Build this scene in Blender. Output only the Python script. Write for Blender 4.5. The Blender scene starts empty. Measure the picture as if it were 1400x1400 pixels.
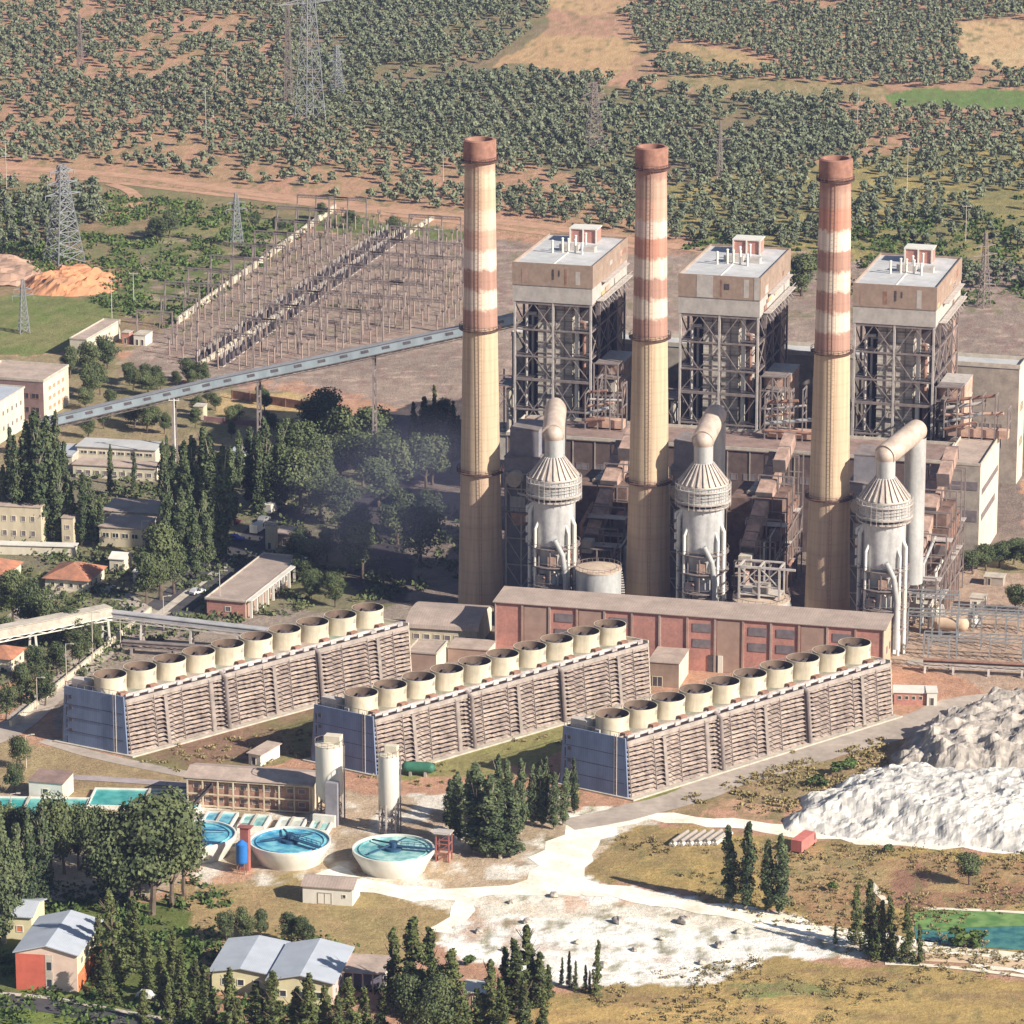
import bpy, math, random
import numpy as np
random.seed(7); RNG = np.random.default_rng(11)
C = bpy.context.scene.collection
SC = bpy.context.scene
PI = math.pi
# ------------------------------------------------------------------ camera, sky, sun, exposure
F = 6000.0; PITCH = math.radians(15.5); CAMH = 320.0
cam = bpy.data.cameras.new('camera'); camo = bpy.data.objects.new('camera', cam); C.objects.link(camo)
camo.location = (0, 0, CAMH); camo.rotation_euler = (PI/2-PITCH, 0, 0)
cam.sensor_width = 36; cam.lens = F/1400*36; cam.clip_start = 5; cam.clip_end = 30000
SC.camera = camo
SUN_AZ = math.radians(56)      # to the right of the direction back towards the camera
SUN_EL = math.radians(31)
sv = (math.sin(SUN_AZ)*math.cos(SUN_EL), -math.cos(SUN_AZ)*math.cos(SUN_EL), math.sin(SUN_EL))
w = bpy.data.worlds.new('World'); SC.world = w; w.use_nodes = True
nt = w.node_tree; bg = nt.nodes['Background']; bg.inputs[1].default_value = 0.055
sky = nt.nodes.new('ShaderNodeTexSky'); sky.sky_type = 'NISHITA'; sky.sun_disc = False
sky.sun_elevation = SUN_EL; sky.sun_rotation = math.atan2(sv[0], sv[1]); sky.altitude = 300
nt.links.new(sky.outputs[0], bg.inputs[0])
sl = bpy.data.lights.new('sun', 'SUN'); sl.energy = 5.0; sl.angle = math.radians(0.5); sl.color = (1.0, 0.915, 0.79)
so = bpy.data.objects.new('sun', sl); C.objects.link(so)
import mathutils
so.rotation_euler = mathutils.Vector(sv).to_track_quat('Z', 'Y').to_euler()
SC.view_settings.view_transform = 'Standard'; SC.view_settings.look = 'None'
SC.view_settings.exposure = 0.70; SC.view_settings.gamma = 1.0; SC.view_settings.use_curve_mapping = False
SC.cycles.max_bounces = 5; SC.cycles.diffuse_bounces = 2; SC.cycles.transparent_max_bounces = 4

# ------------------------------------------------------------------ photo point -> ground position
cp, sp_ = math.cos(PITCH), math.sin(PITCH)
def ray(px, py):
    x = (px-700)/F; y = -(py-700)/F
    return (x, cp+y*sp_, -sp_+y*cp)
def G(px, py, z=0.0):
    d = ray(px, py); t = (CAMH-z)/-d[2]
    return (d[0]*t, d[1]*t)
def ZT(base, py):
    Y = G(*base)[1]; d = ray(base[0], py); return CAMH+Y*d[2]/d[1]
def PX(X, Y, Z=0.0):
    dz = Z-CAMH; f_ = Y*cp-dz*sp_; u = Y*sp_+dz*cp
    return 700+F*X/f_, 700-F*u/f_
PLANT = math.radians(-15.2)

# ------------------------------------------------------------------ materials
MT = {}
def mat(name, col, rough=0.8, var=0.15, scale=0.5, col2=None, bump=0.0, metal=0.0, wave=None, streak=None, fine=None, spec=0.3):
    """procedural: base colour mottled by world-sized noise; optional wave ribs, rain streaks"""
    if name in MT: return MT[name]
    m = bpy.data.materials.new(name); m.use_nodes = True; n = m.node_tree; L = n.links.new
    b = n.nodes['Principled BSDF']; b.inputs['Roughness'].default_value = rough; b.inputs['Metallic'].default_value = metal
    b.inputs['Specular IOR Level'].default_value = spec
    tc = n.nodes.new('ShaderNodeTexCoord')
    no = n.nodes.new('ShaderNodeTexNoise'); no.inputs['Scale'].default_value = scale; no.inputs['Detail'].default_value = 6
    no.inputs['Roughness'].default_value = 0.65
    if streak:
        mp = n.nodes.new('ShaderNodeMapping'); mp.inputs['Scale'].default_value = streak
        L(tc.outputs['Object'], mp.inputs[0]); L(mp.outputs[0], no.inputs[0])
    else: L(tc.outputs['Object'], no.inputs[0])
    r = n.nodes.new('ShaderNodeValToRGB'); L(no.outputs[0], r.inputs[0])
    c2 = col2 if col2 else tuple(c*(1-var*2) for c in col)
    r.color_ramp.elements[0].position = 0.34; r.color_ramp.elements[1].position = 0.62
    r.color_ramp.elements[0].color = (*c2, 1)
    c1 = tuple(min(1, c*(1+var*0.6)) for c in col)
    r.color_ramp.elements[1].color = (*c1, 1)
    out = r.outputs[0]
    if fine:
        n2 = n.nodes.new('ShaderNodeTexNoise'); n2.inputs['Scale'].default_value = fine[0]; n2.inputs['Detail'].default_value = 3
        L(tc.outputs['Object'], n2.inputs[0])
        mr = n.nodes.new('ShaderNodeMapRange'); mr.inputs[1].default_value = 0.3; mr.inputs[2].default_value = 0.7
        mr.inputs[3].default_value = 1-fine[1]; mr.inputs[4].default_value = 1+fine[1]
        L(n2.outputs[0], mr.inputs[0])
        mx = n.nodes.new('ShaderNodeVectorMath'); mx.operation = 'SCALE'; L(out, mx.inputs[0]); L(mr.outputs[0], mx.inputs['Scale']); out = mx.outputs[0]
    if wave:
        wv = n.nodes.new('ShaderNodeTexWave'); wv.inputs['Scale'].default_value = wave[1]; wv.bands_direction = wave[0]
        wv.inputs['Distortion'].default_value = 0.3
        L(tc.outputs['Object'], wv.inputs[0])
        mr = n.nodes.new('ShaderNodeMapRange'); mr.inputs[3].default_value = 1-wave[2]; mr.inputs[4].default_value = 1
        L(wv.outputs['Fac'], mr.inputs[0])
        mx = n.nodes.new('ShaderNodeVectorMath'); mx.operation = 'SCALE'; L(out, mx.inputs[0]); L(mr.outputs[0], mx.inputs['Scale']); out = mx.outputs[0]
    L(out, b.inputs['Base Color'])
    if bump:
        bp = n.nodes.new('ShaderNodeBump'); bp.inputs['Strength'].default_value = bump; bp.inputs['Distance'].default_value = 0.3
        L(no.outputs[0], bp.inputs['Height']); L(bp.outputs[0], b.inputs['Normal'])
    MT[name] = m; return m

def leafmat(name, dark, light, scale=0.25):
    m = bpy.data.materials.new(name); m.use_nodes = True; n = m.node_tree; L = n.links.new
    b = n.nodes['Principled BSDF']; b.inputs['Roughness'].default_value = 0.75; b.inputs['Specular IOR Level'].default_value = 0.15
    ge = n.nodes.new('ShaderNodeNewGeometry'); oi = n.nodes.new('ShaderNodeObjectInfo')
    tc = n.nodes.new('ShaderNodeTexCoord'); no = n.nodes.new('ShaderNodeTexNoise'); no.inputs['Scale'].default_value = scale
    no.inputs['Detail'].default_value = 2
    L(tc.outputs['Object'], no.inputs[0])
    a = n.nodes.new('ShaderNodeMath'); a.operation = 'MULTIPLY_ADD'; a.inputs[1].default_value = 0.55; L(ge.outputs['Random Per Island'], a.inputs[0])
    a2 = n.nodes.new('ShaderNodeMath'); a2.operation = 'MULTIPLY_ADD'; a2.inputs[1].default_value = 0.35; L(oi.outputs['Random'], a2.inputs[0])
    a3 = n.nodes.new('ShaderNodeMath'); a3.operation = 'MULTIPLY_ADD'; a3.inputs[1].default_value = 1.2; a3.inputs[2].default_value = -0.55
    L(no.outputs[0], a3.inputs[0]); L(a3.outputs[0], a2.inputs[2]); L(a2.outputs[0], a.inputs[2])
    r = n.nodes.new('ShaderNodeValToRGB'); r.color_ramp.elements[0].color = (*dark, 1); r.color_ramp.elements[1].color = (*light, 1)
    L(a.outputs[0], r.inputs[0]); L(r.outputs[0], b.inputs['Base Color'])
    MT[name] = m; return m

white = mat('white_paint', (.74, .71, .64), .55, .06, .35, streak=(1, 1, .25))
cream = mat('cream_render', (.62, .53, .38), .85, .12, .3, streak=(1, 1, .3))
creamw = mat('pale_render', (.70, .63, .50), .85, .1, .3, streak=(1, 1, .3))
pinkwall = mat('rose_render', (.40,.275,.22), .85, .1, .3)
brickred = mat('red_brick', (.52,.25,.20), .9, .18, .25, col2=(.40,.21,.18), fine=(1.5, .12), wave=('Z', 1.1, .1))
concrete = mat('concrete', (.40, .35, .30), .9, .15, .3, fine=(2, .08))
concpale = mat('pale_concrete', (.55, .49, .41), .9, .12, .4, fine=(2, .08))
steel = mat('painted_steel', (.27,.225,.21), .6, .15, .5)
steelpale = mat('pale_steel', (.55, .50, .46), .5, .12, .5)
steeldark = mat('dark_steel', (.10, .085, .09), .7, .2, .5)
rust = mat('rusty_steel', (.34, .19, .14), .8, .2, .6)
salmon = mat('salmon_ducting', (.58, .38, .29), .7, .15, .4, fine=(1.2, .12))
alu = mat('aluminium_cladding', (.56,.57,.56), .38, .14, .3, metal=.25, streak=(1, 1, .2), fine=(1.1,.07))
glass = mat('dark_glass', (.05, .06, .07), .2, .1, .5, spec=.6)
shutter = mat('grey_window_band', (.22, .19, .20), .5, .15, .5)
roofgrey = mat('grey_roof', (.52, .52, .52), .7, .08, .15, fine=(.8, .05))
rooftan = mat('tan_roof', (.47, .37, .31), .9, .12, .25, fine=(1.2, .1))
roofpink = mat('dusty_pink_roof', (.44,.35,.30), .9, .1, .2, fine=(1.5, .08), wave=('X', .5, .12))
roofbrown = mat('brown_fibre_roof', (.30, .21, .18), .9, .15, .25, fine=(1.5, .1))
rooftile = mat('orange_tile_roof', (.52, .22, .13), .85, .2, .4, col2=(.30, .16, .11), wave=('X', 1.5, .2))
roofblue = mat('pale_blue_metal_roof', (.50, .54, .60), .5, .06, .3, wave=('X', .9, .12))
bluewall = mat('blue_cladding', (.21, .275, .43), .7, .12, .3, wave=('Y', .55, .1), streak=(1, 1, .35))
redpaint = mat('coral_red_render', (.62, .15, .10), .8, .08, .4)
bluepaint = mat('bright_blue_paint', (.03, .17, .50), .45, .1, .5)
asphalt = mat('asphalt', (.085, .08, .085), .9, .15, .1, fine=(.6, .1))
dirtroad = mat('orange_dirt_road', (.52, .31, .20), .95, .12, .15, fine=(.5, .1))
limeroad = mat('limestone_track', (.96,.92,.83), .95, .06, .12, col2=(.78,.69,.55), fine=(.8,.14))
greyroad = mat('dusty_concrete_road', (.46, .39, .33), .95, .12, .12, fine=(.6, .1))
bark = mat('bark', (.16, .12, .09), .95, .2, 1)
barkpale = mat('pale_bark', (.42, .36, .28), .95, .2, 1)
tyre = mat('rubber', (.03, .03, .03), .9, .1, 1)
greenp = mat('green_paint', (.05, .17, .11), .5, .1, 1)

# ------------------------------------------------------------------ mesh builder
class MB:
    def __init__(s): s.v = []; s.f = []; s.m = []; s.mi = 0
    def add(s, vs, fs):
        o = len(s.v); s.v += [tuple(p) for p in vs]; s.f += [tuple(o+i for i in f) for f in fs]; s.m += [s.mi]*len(fs); return s
    def box(s, x0, x1, y0, y1, z0, z1):
        return s.add([(x0,y0,z0),(x1,y0,z0),(x1,y1,z0),(x0,y1,z0),(x0,y0,z1),(x1,y0,z1),(x1,y1,z1),(x0,y1,z1)],
                     [(0,3,2,1),(4,5,6,7),(0,1,5,4),(1,2,6,5),(2,3,7,6),(3,0,4,7)])
    def bar(s, p, q, w=.2, h=None):
        h = h or w; p = mathutils.Vector(p); q = mathutils.Vector(q); d = (q-p)
        if d.length < 1e-6: return s
        d.normalize(); up = mathutils.Vector((0,0,1)) if abs(d.z) < .99 else mathutils.Vector((1,0,0))
        a = d.cross(up).normalized()*w/2; b = a.cross(d).normalized()*h/2
        vs = [p-a-b, p+a-b, p+a+b, p-a+b, q-a-b, q+a-b, q+a+b, q-a+b]
        return s.add(vs, [(0,3,2,1),(4,5,6,7),(0,1,5,4),(1,2,6,5),(2,3,7,6),(3,0,4,7)])
    def tube(s, p, q, r, n=8, r2=None):
        r2 = r if r2 is None else r2
        p = mathutils.Vector(p); q = mathutils.Vector(q); d = (q-p).normalized()
        up = mathutils.Vector((0,0,1)) if abs(d.z) < .99 else mathutils.Vector((1,0,0))
        a = d.cross(up).normalized(); b = a.cross(d).normalized()
        vs = []
        for i in range(n):
            t = 2*PI*i/n; vs.append(p+(a*math.cos(t)+b*math.sin(t))*r)
        for i in range(n):
            t = 2*PI*i/n; vs.append(q+(a*math.cos(t)+b*math.sin(t))*r2)
        return s.add(vs, [(i, (i+1) % n, n+(i+1) % n, n+i) for i in range(n)]+[tuple(range(n-1, -1, -1)), tuple(range(n, 2*n))])
    def pipe(s, pts, r, n=8):
        for a, b in zip(pts[:-1], pts[1:]): s.tube(a, b, r, n)
        for p in pts[1:-1]: s.ball(p, r*1.02, n)
        return s
    def ball(s, c, r, n=8):
        vs = []; fs = []; k = max(3, n//2)
        for j in range(k+1):
            ph = PI*j/k
            for i in range(n):
                t = 2*PI*i/n; vs.append((c[0]+r*math.sin(ph)*math.cos(t), c[1]+r*math.sin(ph)*math.sin(t), c[2]+r*math.cos(ph)))
        for j in range(k):
            for i in range(n): fs.append((j*n+i, (j+1)*n+i, (j+1)*n+(i+1) % n, j*n+(i+1) % n))
        return s.add(vs, fs)
    def lathe(s, prof, n=32, c=(0,0), cap=True):
        vs = []; fs = []
        for r, z in prof:
            for i in range(n):
                t = 2*PI*i/n; vs.append((c[0]+r*math.cos(t), c[1]+r*math.sin(t), z))
        for j in range(len(prof)-1):
            for i in range(n): fs.append((j*n+i, j*n+(i+1) % n, (j+1)*n+(i+1) % n, (j+1)*n+i))
        if cap:
            fs.append(tuple(range(n-1, -1, -1))); k = (len(prof)-1)*n; fs.append(tuple(range(k, k+n)))
        return s.add(vs, fs)
    def prism(s, poly, z0, z1):
        n = len(poly); vs = [(x,y,z0) for x,y in poly]+[(x,y,z1) for x,y in poly]
        return s.add(vs, [(i,(i+1)%n,n+(i+1)%n,n+i) for i in range(n)]+[tuple(range(n-1,-1,-1)), tuple(range(n,2*n))])
    def poly(s, pts): return s.add(pts, [tuple(range(len(pts)))])
    def mesh(s, name, mats, smooth=False):
        me = bpy.data.meshes.new(name); me.from_pydata(s.v, [], s.f)
        for m in (mats if isinstance(mats, (list, tuple)) else [mats]): me.materials.append(m)
        me.polygons.foreach_set('material_index', s.m)
        if smooth:
            me.polygons.foreach_set('use_smooth', [True]*len(s.f))
            try: me.set_sharp_from_angle(angle=math.radians(40))
            except Exception: pass
        me.update(); return me
    def build(s, name, mats, parent=None, smooth=False, loc=None, rz=0):
        o = bpy.data.objects.new(name, s.mesh(name, mats, smooth)); C.objects.link(o)
        if parent: o.parent = parent
        if loc: o.location = loc
        if rz: o.rotation_euler = (0,0,rz)
        return o
def tag(o, label, cat, group=None, kind=None):
    if label: o['label'] = label
    if cat: o['category'] = cat
    if group: o['group'] = group
    if kind: o['kind'] = kind
    return o
def thing(name, label, cat, loc, rz=0, group=None):
    o = bpy.data.objects.new(name, None); C.objects.link(o)
    o.location = (loc[0], loc[1], loc[2] if len(loc) > 2 else 0); o.rotation_euler = (0,0,rz)
    o.empty_display_size = 1
    return tag(o, label, cat, group)
def copy_part(o, parent):
    c = o.copy(); C.objects.link(c); c.parent = parent
    for ch in list(o.children): copy_part(ch, c)
    return c
def dup(root, loc, rz=None, label=None, group=None, scale=None):
    r = root.copy(); C.objects.link(r); r.location = (loc[0], loc[1], loc[2] if len(loc) > 2 else 0)
    if rz is not None: r.rotation_euler = (0,0,rz)
    if scale: r.scale = scale
    if label: r['label'] = label
    if group: r['group'] = group
    for ch in list(root.children): copy_part(ch, r)
    return r

# ------------------------------------------------------------------ numeric noise and polygons
def _h(ix, iy, s):
    n = (ix*374761393+iy*668265263+s*974634541) & 0xffffffff
    n = ((n ^ (n >> 13))*1274126177) & 0xffffffff
    return ((n ^ (n >> 16)) & 0xffff)/65535.0
def vnoise(x, y, s=0):
    x0 = np.floor(x).astype(np.int64); y0 = np.floor(y).astype(np.int64)
    fx = x-x0; fy = y-y0; fx = fx*fx*(3-2*fx); fy = fy*fy*(3-2*fy)
    a = _h(x0,y0,s); b = _h(x0+1,y0,s); c = _h(x0,y0+1,s); d = _h(x0+1,y0+1,s)
    return (a*(1-fx)+b*fx)*(1-fy)+(c*(1-fx)+d*fx)*fy
def fbm(x, y, s=0, o=4):
    r = 0; a = .5; t = 0
    for i in range(o): r = r+a*vnoise(x*2**i, y*2**i, s+i*17); t += a; a *= .5
    return r/t
def inpoly(x, y, P):
    ins = np.zeros(np.shape(x), bool); n = len(P)
    for i in range(n):
        x1, y1 = P[i]; x2, y2 = P[(i+1) % n]
        if y1 == y2: continue
        c = ((y1 > y) != (y2 > y)) & (x < (x2-x1)*(y-y1)/(y2-y1)+x1); ins ^= c
    return ins
def distpoly(x, y, P):
    d = np.full(np.shape(x), 1e9); n = len(P)
    for i in range(n):
        ax, ay = P[i]; bx, by = P[(i+1) % n]; L2 = (bx-ax)**2+(by-ay)**2+1e-9
        t = np.clip(((x-ax)*(bx-ax)+(y-ay)*(by-ay))/L2, 0, 1)
        d = np.minimum(d, np.hypot(x-ax-t*(bx-ax), y-ay-t*(by-ay)))
    return d

# ------------------------------------------------------------------ the ground: one sheet, its soils, grasses and gravels as colour zones, one darkened for the plant's shade
SOIL = (.52,.30,.20); TAN = (.46,.34,.19); DRY = (.50,.36,.16); GRN = (.15,.19,.065); OLV = (.22,.21,.10)
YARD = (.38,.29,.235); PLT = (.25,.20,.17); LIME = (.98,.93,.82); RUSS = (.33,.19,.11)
ZONES = [ # (polygon in the photo's plan, colour, second colour, blend amount)
 ([(-300,-60),(1700,-60),(1700,330),(960,345),(-300,235)], SOIL, (.36,.27,.14), .5),
 ([(400,-60),(760,-60),(740,110),(1150,150),(1180,205),(900,260),(600,200),(380,150)], (.30,.22,.14), OLV, .7),
 ([(672,90),(742,46),(800,48),(885,56),(860,92),(836,106),(778,100),(705,90)], (.56,.37,.20), (.50,.30,.17), .5),
 ([(750,-30),(890,-30),(872,16),(800,20),(745,8)], (.56,.38,.20), SOIL, .4),
 ([(1310,32),(1560,20),(1560,110),(1400,102),(1312,80)], (.62,.45,.25), (.58,.36,.20), .5),
 ([(930,58),(1010,70),(1080,92),(1000,95),(900,80)], (.56,.38,.20), OLV, .4),
 ([(1200,128),(1250,120),(1600,128),(1600,158),(1400,152),(1220,146)], (.17,.25,.08), (.22,.23,.09), .6),
 ([(900,100),(1210,118),(1200,140),(960,132)], (.40,.30,.16), OLV, .6),
 ([(900,255),(1500,170),(1600,330),(1400,400),(1000,345),(880,300)], (.42,.33,.13), OLV, .8),
 ([(-300,240),(200,250),(450,285),(400,330),(250,440),(200,480),(-300,480)], OLV, (.36,.24,.15), .8),
 ([(210,300),(430,300),(380,350),(240,440),(170,430),(190,350)], GRN, (.30,.26,.13), .8),
 ([(-300,345),(30,345),(160,366),(166,392),(120,404),(-300,400)], (.45,.26,.17), OLV, .6),
 ([(-300,400),(80,404),(150,412),(170,430),(96,470),(70,485),(-300,486)], (.16,.21,.06), (.27,.25,.11), .8),
 ([(430,316),(640,322),(880,350),(1700,370),(1700,640),(640,640),(560,560),(400,520),(200,520),(150,505),(240,440)], YARD, (.28,.22,.18), .7),
 ([(430,290),(640,318),(640,330),(430,314)], GRN, OLV, .5),
 ([(-300,486),(150,486),(230,520),(420,540),(500,600),(460,640),(-300,640)], (.36,.28,.17), OLV, .7),
 ([(300,540),(415,540),(412,572),(300,565)], (.56,.40,.20), TAN, .4),
 ([(-300,640),(640,640),(640,840),(300,870),(-300,1000)], (.24,.21,.15), OLV, .8),
 ([(530,560),(640,545),(640,840),(560,835),(470,800),(480,700)], (.07,.06,.065), (.16,.13,.11), .5),  # ground darkened here to paint in the shade cast by the plant
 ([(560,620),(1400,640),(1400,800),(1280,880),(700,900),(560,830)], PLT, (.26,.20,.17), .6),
 ([(1210,760),(1700,740),(1700,960),(1400,960),(1220,900)], (.52,.37,.27), (.42,.31,.24), .6),
 ([(1320,755),(1500,750),(1500,790),(1340,790)], OLV, (.42,.31,.2), .6),
 ([(60,960),(100,860),(330,840),(560,830),(680,880),(560,1000),(300,1040),(90,1010)], (.36,.29,.24), (.30,.25,.2), .6),
 ([(170,1028),(450,930),(560,900),(560,1010),(420,1040),(300,1062),(190,1050)], (.30,.19,.13), (.22,.22,.09), .8),
 ([(500,1040),(890,930),(890,985),(780,1020),(700,1060),(540,1070)], (.28,.27,.10), (.36,.29,.15), .6),
 ([(855,1085),(1222,985),(1222,996),(900,1096)], (.24,.25,.085), OLV, .4),
 ([(10,1000),(60,1015),(260,1058),(260,1085),(0,1085),(-100,1040)], (.40,.31,.17), (.34,.24,.14), .6),
 ([(900,1096),(1222,1000),(1240,1010),(1205,1055),(1080,1100),(1075,1118),(910,1112)], (.40,.28,.165), (.30,.24,.12), .8),
 ([(975,1094),(1070,1098),(1068,1112),(965,1110)], (.58,.36,.23), (.50,.30,.2), .5),
 ([(-200,1085),(780,1085),(800,1140),(700,1215),(560,1215),(300,1215),(-200,1260)], (.50,.38,.27), (.40,.31,.2), .7),
 ([(260,1185),(360,1175),(330,1215),(262,1210)], (.62,.36,.22), (.56,.40,.3), .5),
 ([(250,1212),(400,1200),(640,1235),(600,1290),(560,1330),(250,1330),(200,1260)], (.42,.30,.155), (.36,.29,.13), .7),
 ([(-200,1230),(260,1230),(300,1420),(-200,1460)], (.14,.17,.05), OLV, .7),
 ([(-200,1345),(60,1355),(200,1385),(150,1460),(-200,1460)], (.17,.24,.05), (.22,.22,.08), .5),
 ([(800,1140),(850,1128),(1400,1168),(1700,1190),(1700,1330),(1400,1310),(1150,1280),(1000,1232),(800,1196)], (.46,.33,.13), (.33,.24,.12), .8),
 ([(1080,1160),(1400,1180),(1700,1200),(1700,1250),(1400,1240),(1240,1240),(1130,1270),(1060,1225)], (.40,.24,.13), (.46,.35,.17), .8),
 ([(1215,1190),(1260,1185),(1270,1235),(1215,1240)], (.34,.19,.125), (.30,.17,.11), .5),
 ([(1270,1215),(1700,1215),(1700,1245),(1240,1240)], (.34,.19,.125), (.40,.25,.13), .5),
 ([(560,1205),(700,1175),(790,1190),(860,1215),(1140,1270),(1160,1300),(1060,1320),(960,1345),(820,1350),(700,1330),(600,1290),(640,1235)], (1.0,.97,.9), (.97,.92,.82), .4),
 ([(780,1112),(870,1100),(900,1128),(830,1150),(800,1180),(790,1230),(900,1226),(1150,1268),(1150,1290),(900,1262),(640,1250),(520,1225),(440,1205),(440,1185),(560,1200),(700,1195),(740,1185),(770,1150)], (.90,.84,.72), (.60,.46,.32), .8),
 ([(600,1140),(640,1180),(740,1185),(730,1210),(600,1215)], (.60,.46,.32), (.42,.30,.17), .7),
 ([(1140,1275),(1260,1290),(1262,1300),(1250,1320),(1150,1305)], LIME, (.5,.4,.25), .5),
 ([(820,1350),(960,1345),(1060,1310),(1180,1320),(1400,1340),(1700,1360),(1700,1500),(500,1500),(640,1390),(740,1355)], (.48,.34,.135), (.38,.28,.12), .8),
 ([(1000,1345),(1140,1352),(1130,1372),(1010,1362)], (.24,.26,.10), (.36,.29,.13), .7),
 ([(760,1375),(1100,1372),(1200,1500),(700,1500)], (.60,.41,.17), (.48,.33,.13), .6),
]
def make_ground():
    xs = np.concatenate([[-9000,-3000,-1200,-700,-500], np.arange(-400, 400.1, 1.25), [500,700,1200,3000,9000]])
    ys = [-3000, -500, 300, 600]; y = 700.0
    while y < 2400: ys.append(y); y += 1.25 if y < 1150 else 1.25*(y/1150)**3
    ys += [2600, 3000, 4500, 9000, 20000]; ys = np.array(ys)
    X, Y = np.meshgrid(xs, ys); nx, ny = len(xs), len(ys)
    px, py = PX(X, np.maximum(Y, 650.0))
    s = .175*(Y/1050)
    wx = (fbm(X/14, Y/14, 3, 5)-.5)*5.0/np.maximum(s, .1); wy = (fbm(X/9, Y/14, 9, 5)-.5)*24*np.clip(1100/Y,.5,1.2)**2
    qx = px+wx; qy = py+wy
    col = np.empty(X.shape+(3,)); col[:] = SOIL
    big = fbm(X/22, Y/34, 5, 4); med = fbm(X/4, Y/7, 21, 4); fin = vnoise(X/1.7, Y/2.2, 31)
    mixv = np.clip((big*.55+med*.45-.5)*4.2+.5, 0, 1)
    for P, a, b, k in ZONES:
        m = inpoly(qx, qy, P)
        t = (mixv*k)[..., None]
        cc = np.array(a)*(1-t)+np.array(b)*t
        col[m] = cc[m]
    def tint(P, c, lo, sc, seed, amt=1.0):       # scattered patches with their own outline
        m = inpoly(qx, qy, P)
        t = np.clip((fbm(X/sc[0], Y/sc[1], seed, 4)-lo)*9, 0, 1)*m*amt
        col[:] = col*(1-t[..., None])+np.array(c)*t[..., None]
    tint(ZONES[-6][0] if False else [(560,1205),(700,1215),(860,1230),(1140,1270),(1160,1300),(1060,1320),(960,1345),(820,1350),(700,1330),(600,1290),(640,1235)], (.50,.36,.26), .66, (5,7), 41, .6)
    tint([(560,1225),(860,1235),(1160,1300),(960,1345),(700,1330),(600,1290)], (.42,.36,.30), .69, (2.2,4), 43, .8)
    tint([(600,1230),(720,1250),(700,1330),(600,1290)], (.55,.38,.27), .56, (4,8), 44, .8)
    tint([(770,1225),(900,1215),(880,1245),(770,1250)], (.74,.48,.34), .52, (6,12), 45, .7)
    tint([(250,1085),(780,1085),(790,1180),(560,1215),(250,1215)], (.82,.76,.66), .52, (4,8), 47, .9)
    tint([(-300,-60),(1700,-60),(1700,420),(-300,480)], (.20,.20,.09), .60, (3,6), 48, .7)
    tint([(200,320),(1700,360),(1700,640),(150,520)], (.30,.20,.17), .55, (2,7), 49, .7)
    tint([(200,320),(1700,360),(1700,640),(150,520)], (.56,.42,.34), .60, (6,2.2), 50, .6)
    tint([(780,1085),(1700,960),(1700,1500),(500,1500)], (.25,.22,.10), .60, (2.5,5), 51, .75)
    tint([(740,1340),(1700,1300),(1700,1500),(500,1500)], (.34,.22,.12), .56, (12,3), 52, .6)
    col *= (.82+.36*fin)[..., None]
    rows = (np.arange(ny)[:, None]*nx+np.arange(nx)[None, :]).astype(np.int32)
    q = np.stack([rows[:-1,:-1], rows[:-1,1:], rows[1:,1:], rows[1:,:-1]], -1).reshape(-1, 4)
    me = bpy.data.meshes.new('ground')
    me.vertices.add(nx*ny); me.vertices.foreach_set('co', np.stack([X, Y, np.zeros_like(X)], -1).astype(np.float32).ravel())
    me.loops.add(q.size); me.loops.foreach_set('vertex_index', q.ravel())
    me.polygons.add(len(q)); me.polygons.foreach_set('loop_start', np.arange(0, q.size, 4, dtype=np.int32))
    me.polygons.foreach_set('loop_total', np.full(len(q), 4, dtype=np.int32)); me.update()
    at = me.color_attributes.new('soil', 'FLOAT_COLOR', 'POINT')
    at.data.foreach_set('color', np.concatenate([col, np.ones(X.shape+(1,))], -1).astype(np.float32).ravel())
    m = bpy.data.materials.new('ground_soils'); m.use_nodes = True; n = m.node_tree; L = n.links.new
    b = n.nodes['Principled BSDF']; b.inputs['Roughness'].default_value = .95; b.inputs['Specular IOR Level'].default_value = .1
    a = n.nodes.new('ShaderNodeAttribute'); a.attribute_name = 'soil'
    tc = n.nodes.new('ShaderNodeTexCoord'); no = n.nodes.new('ShaderNodeTexNoise'); no.inputs['Scale'].default_value = .9; no.inputs['Detail'].default_value = 7
    no.inputs['Roughness'].default_value = .75
    L(tc.outputs['Object'], no.inputs[0])
    mr = n.nodes.new('ShaderNodeMapRange'); mr.inputs[1].default_value = .3; mr.inputs[2].default_value = .7; mr.inputs[3].default_value = .70; mr.inputs[4].default_value = 1.28
    L(no.outputs[0], mr.inputs[0]); mx = n.nodes.new('ShaderNodeVectorMath'); mx.operation = 'SCALE'
    L(a.outputs['Color'], mx.inputs[0]); L(mr.outputs[0], mx.inputs['Scale']); L(mx.outputs[0], b.inputs['Base Color'])
    bp = n.nodes.new('ShaderNodeBump'); bp.inputs['Strength'].default_value = .8; bp.inputs['Distance'].default_value = .8
    L(no.outputs[0], bp.inputs['Height']); L(bp.outputs[0], b.inputs['Normal'])
    me.materials.append(m)
    o = bpy.data.objects.new('ground', me); C.objects.link(o); o['kind'] = 'structure'
make_ground()

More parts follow.
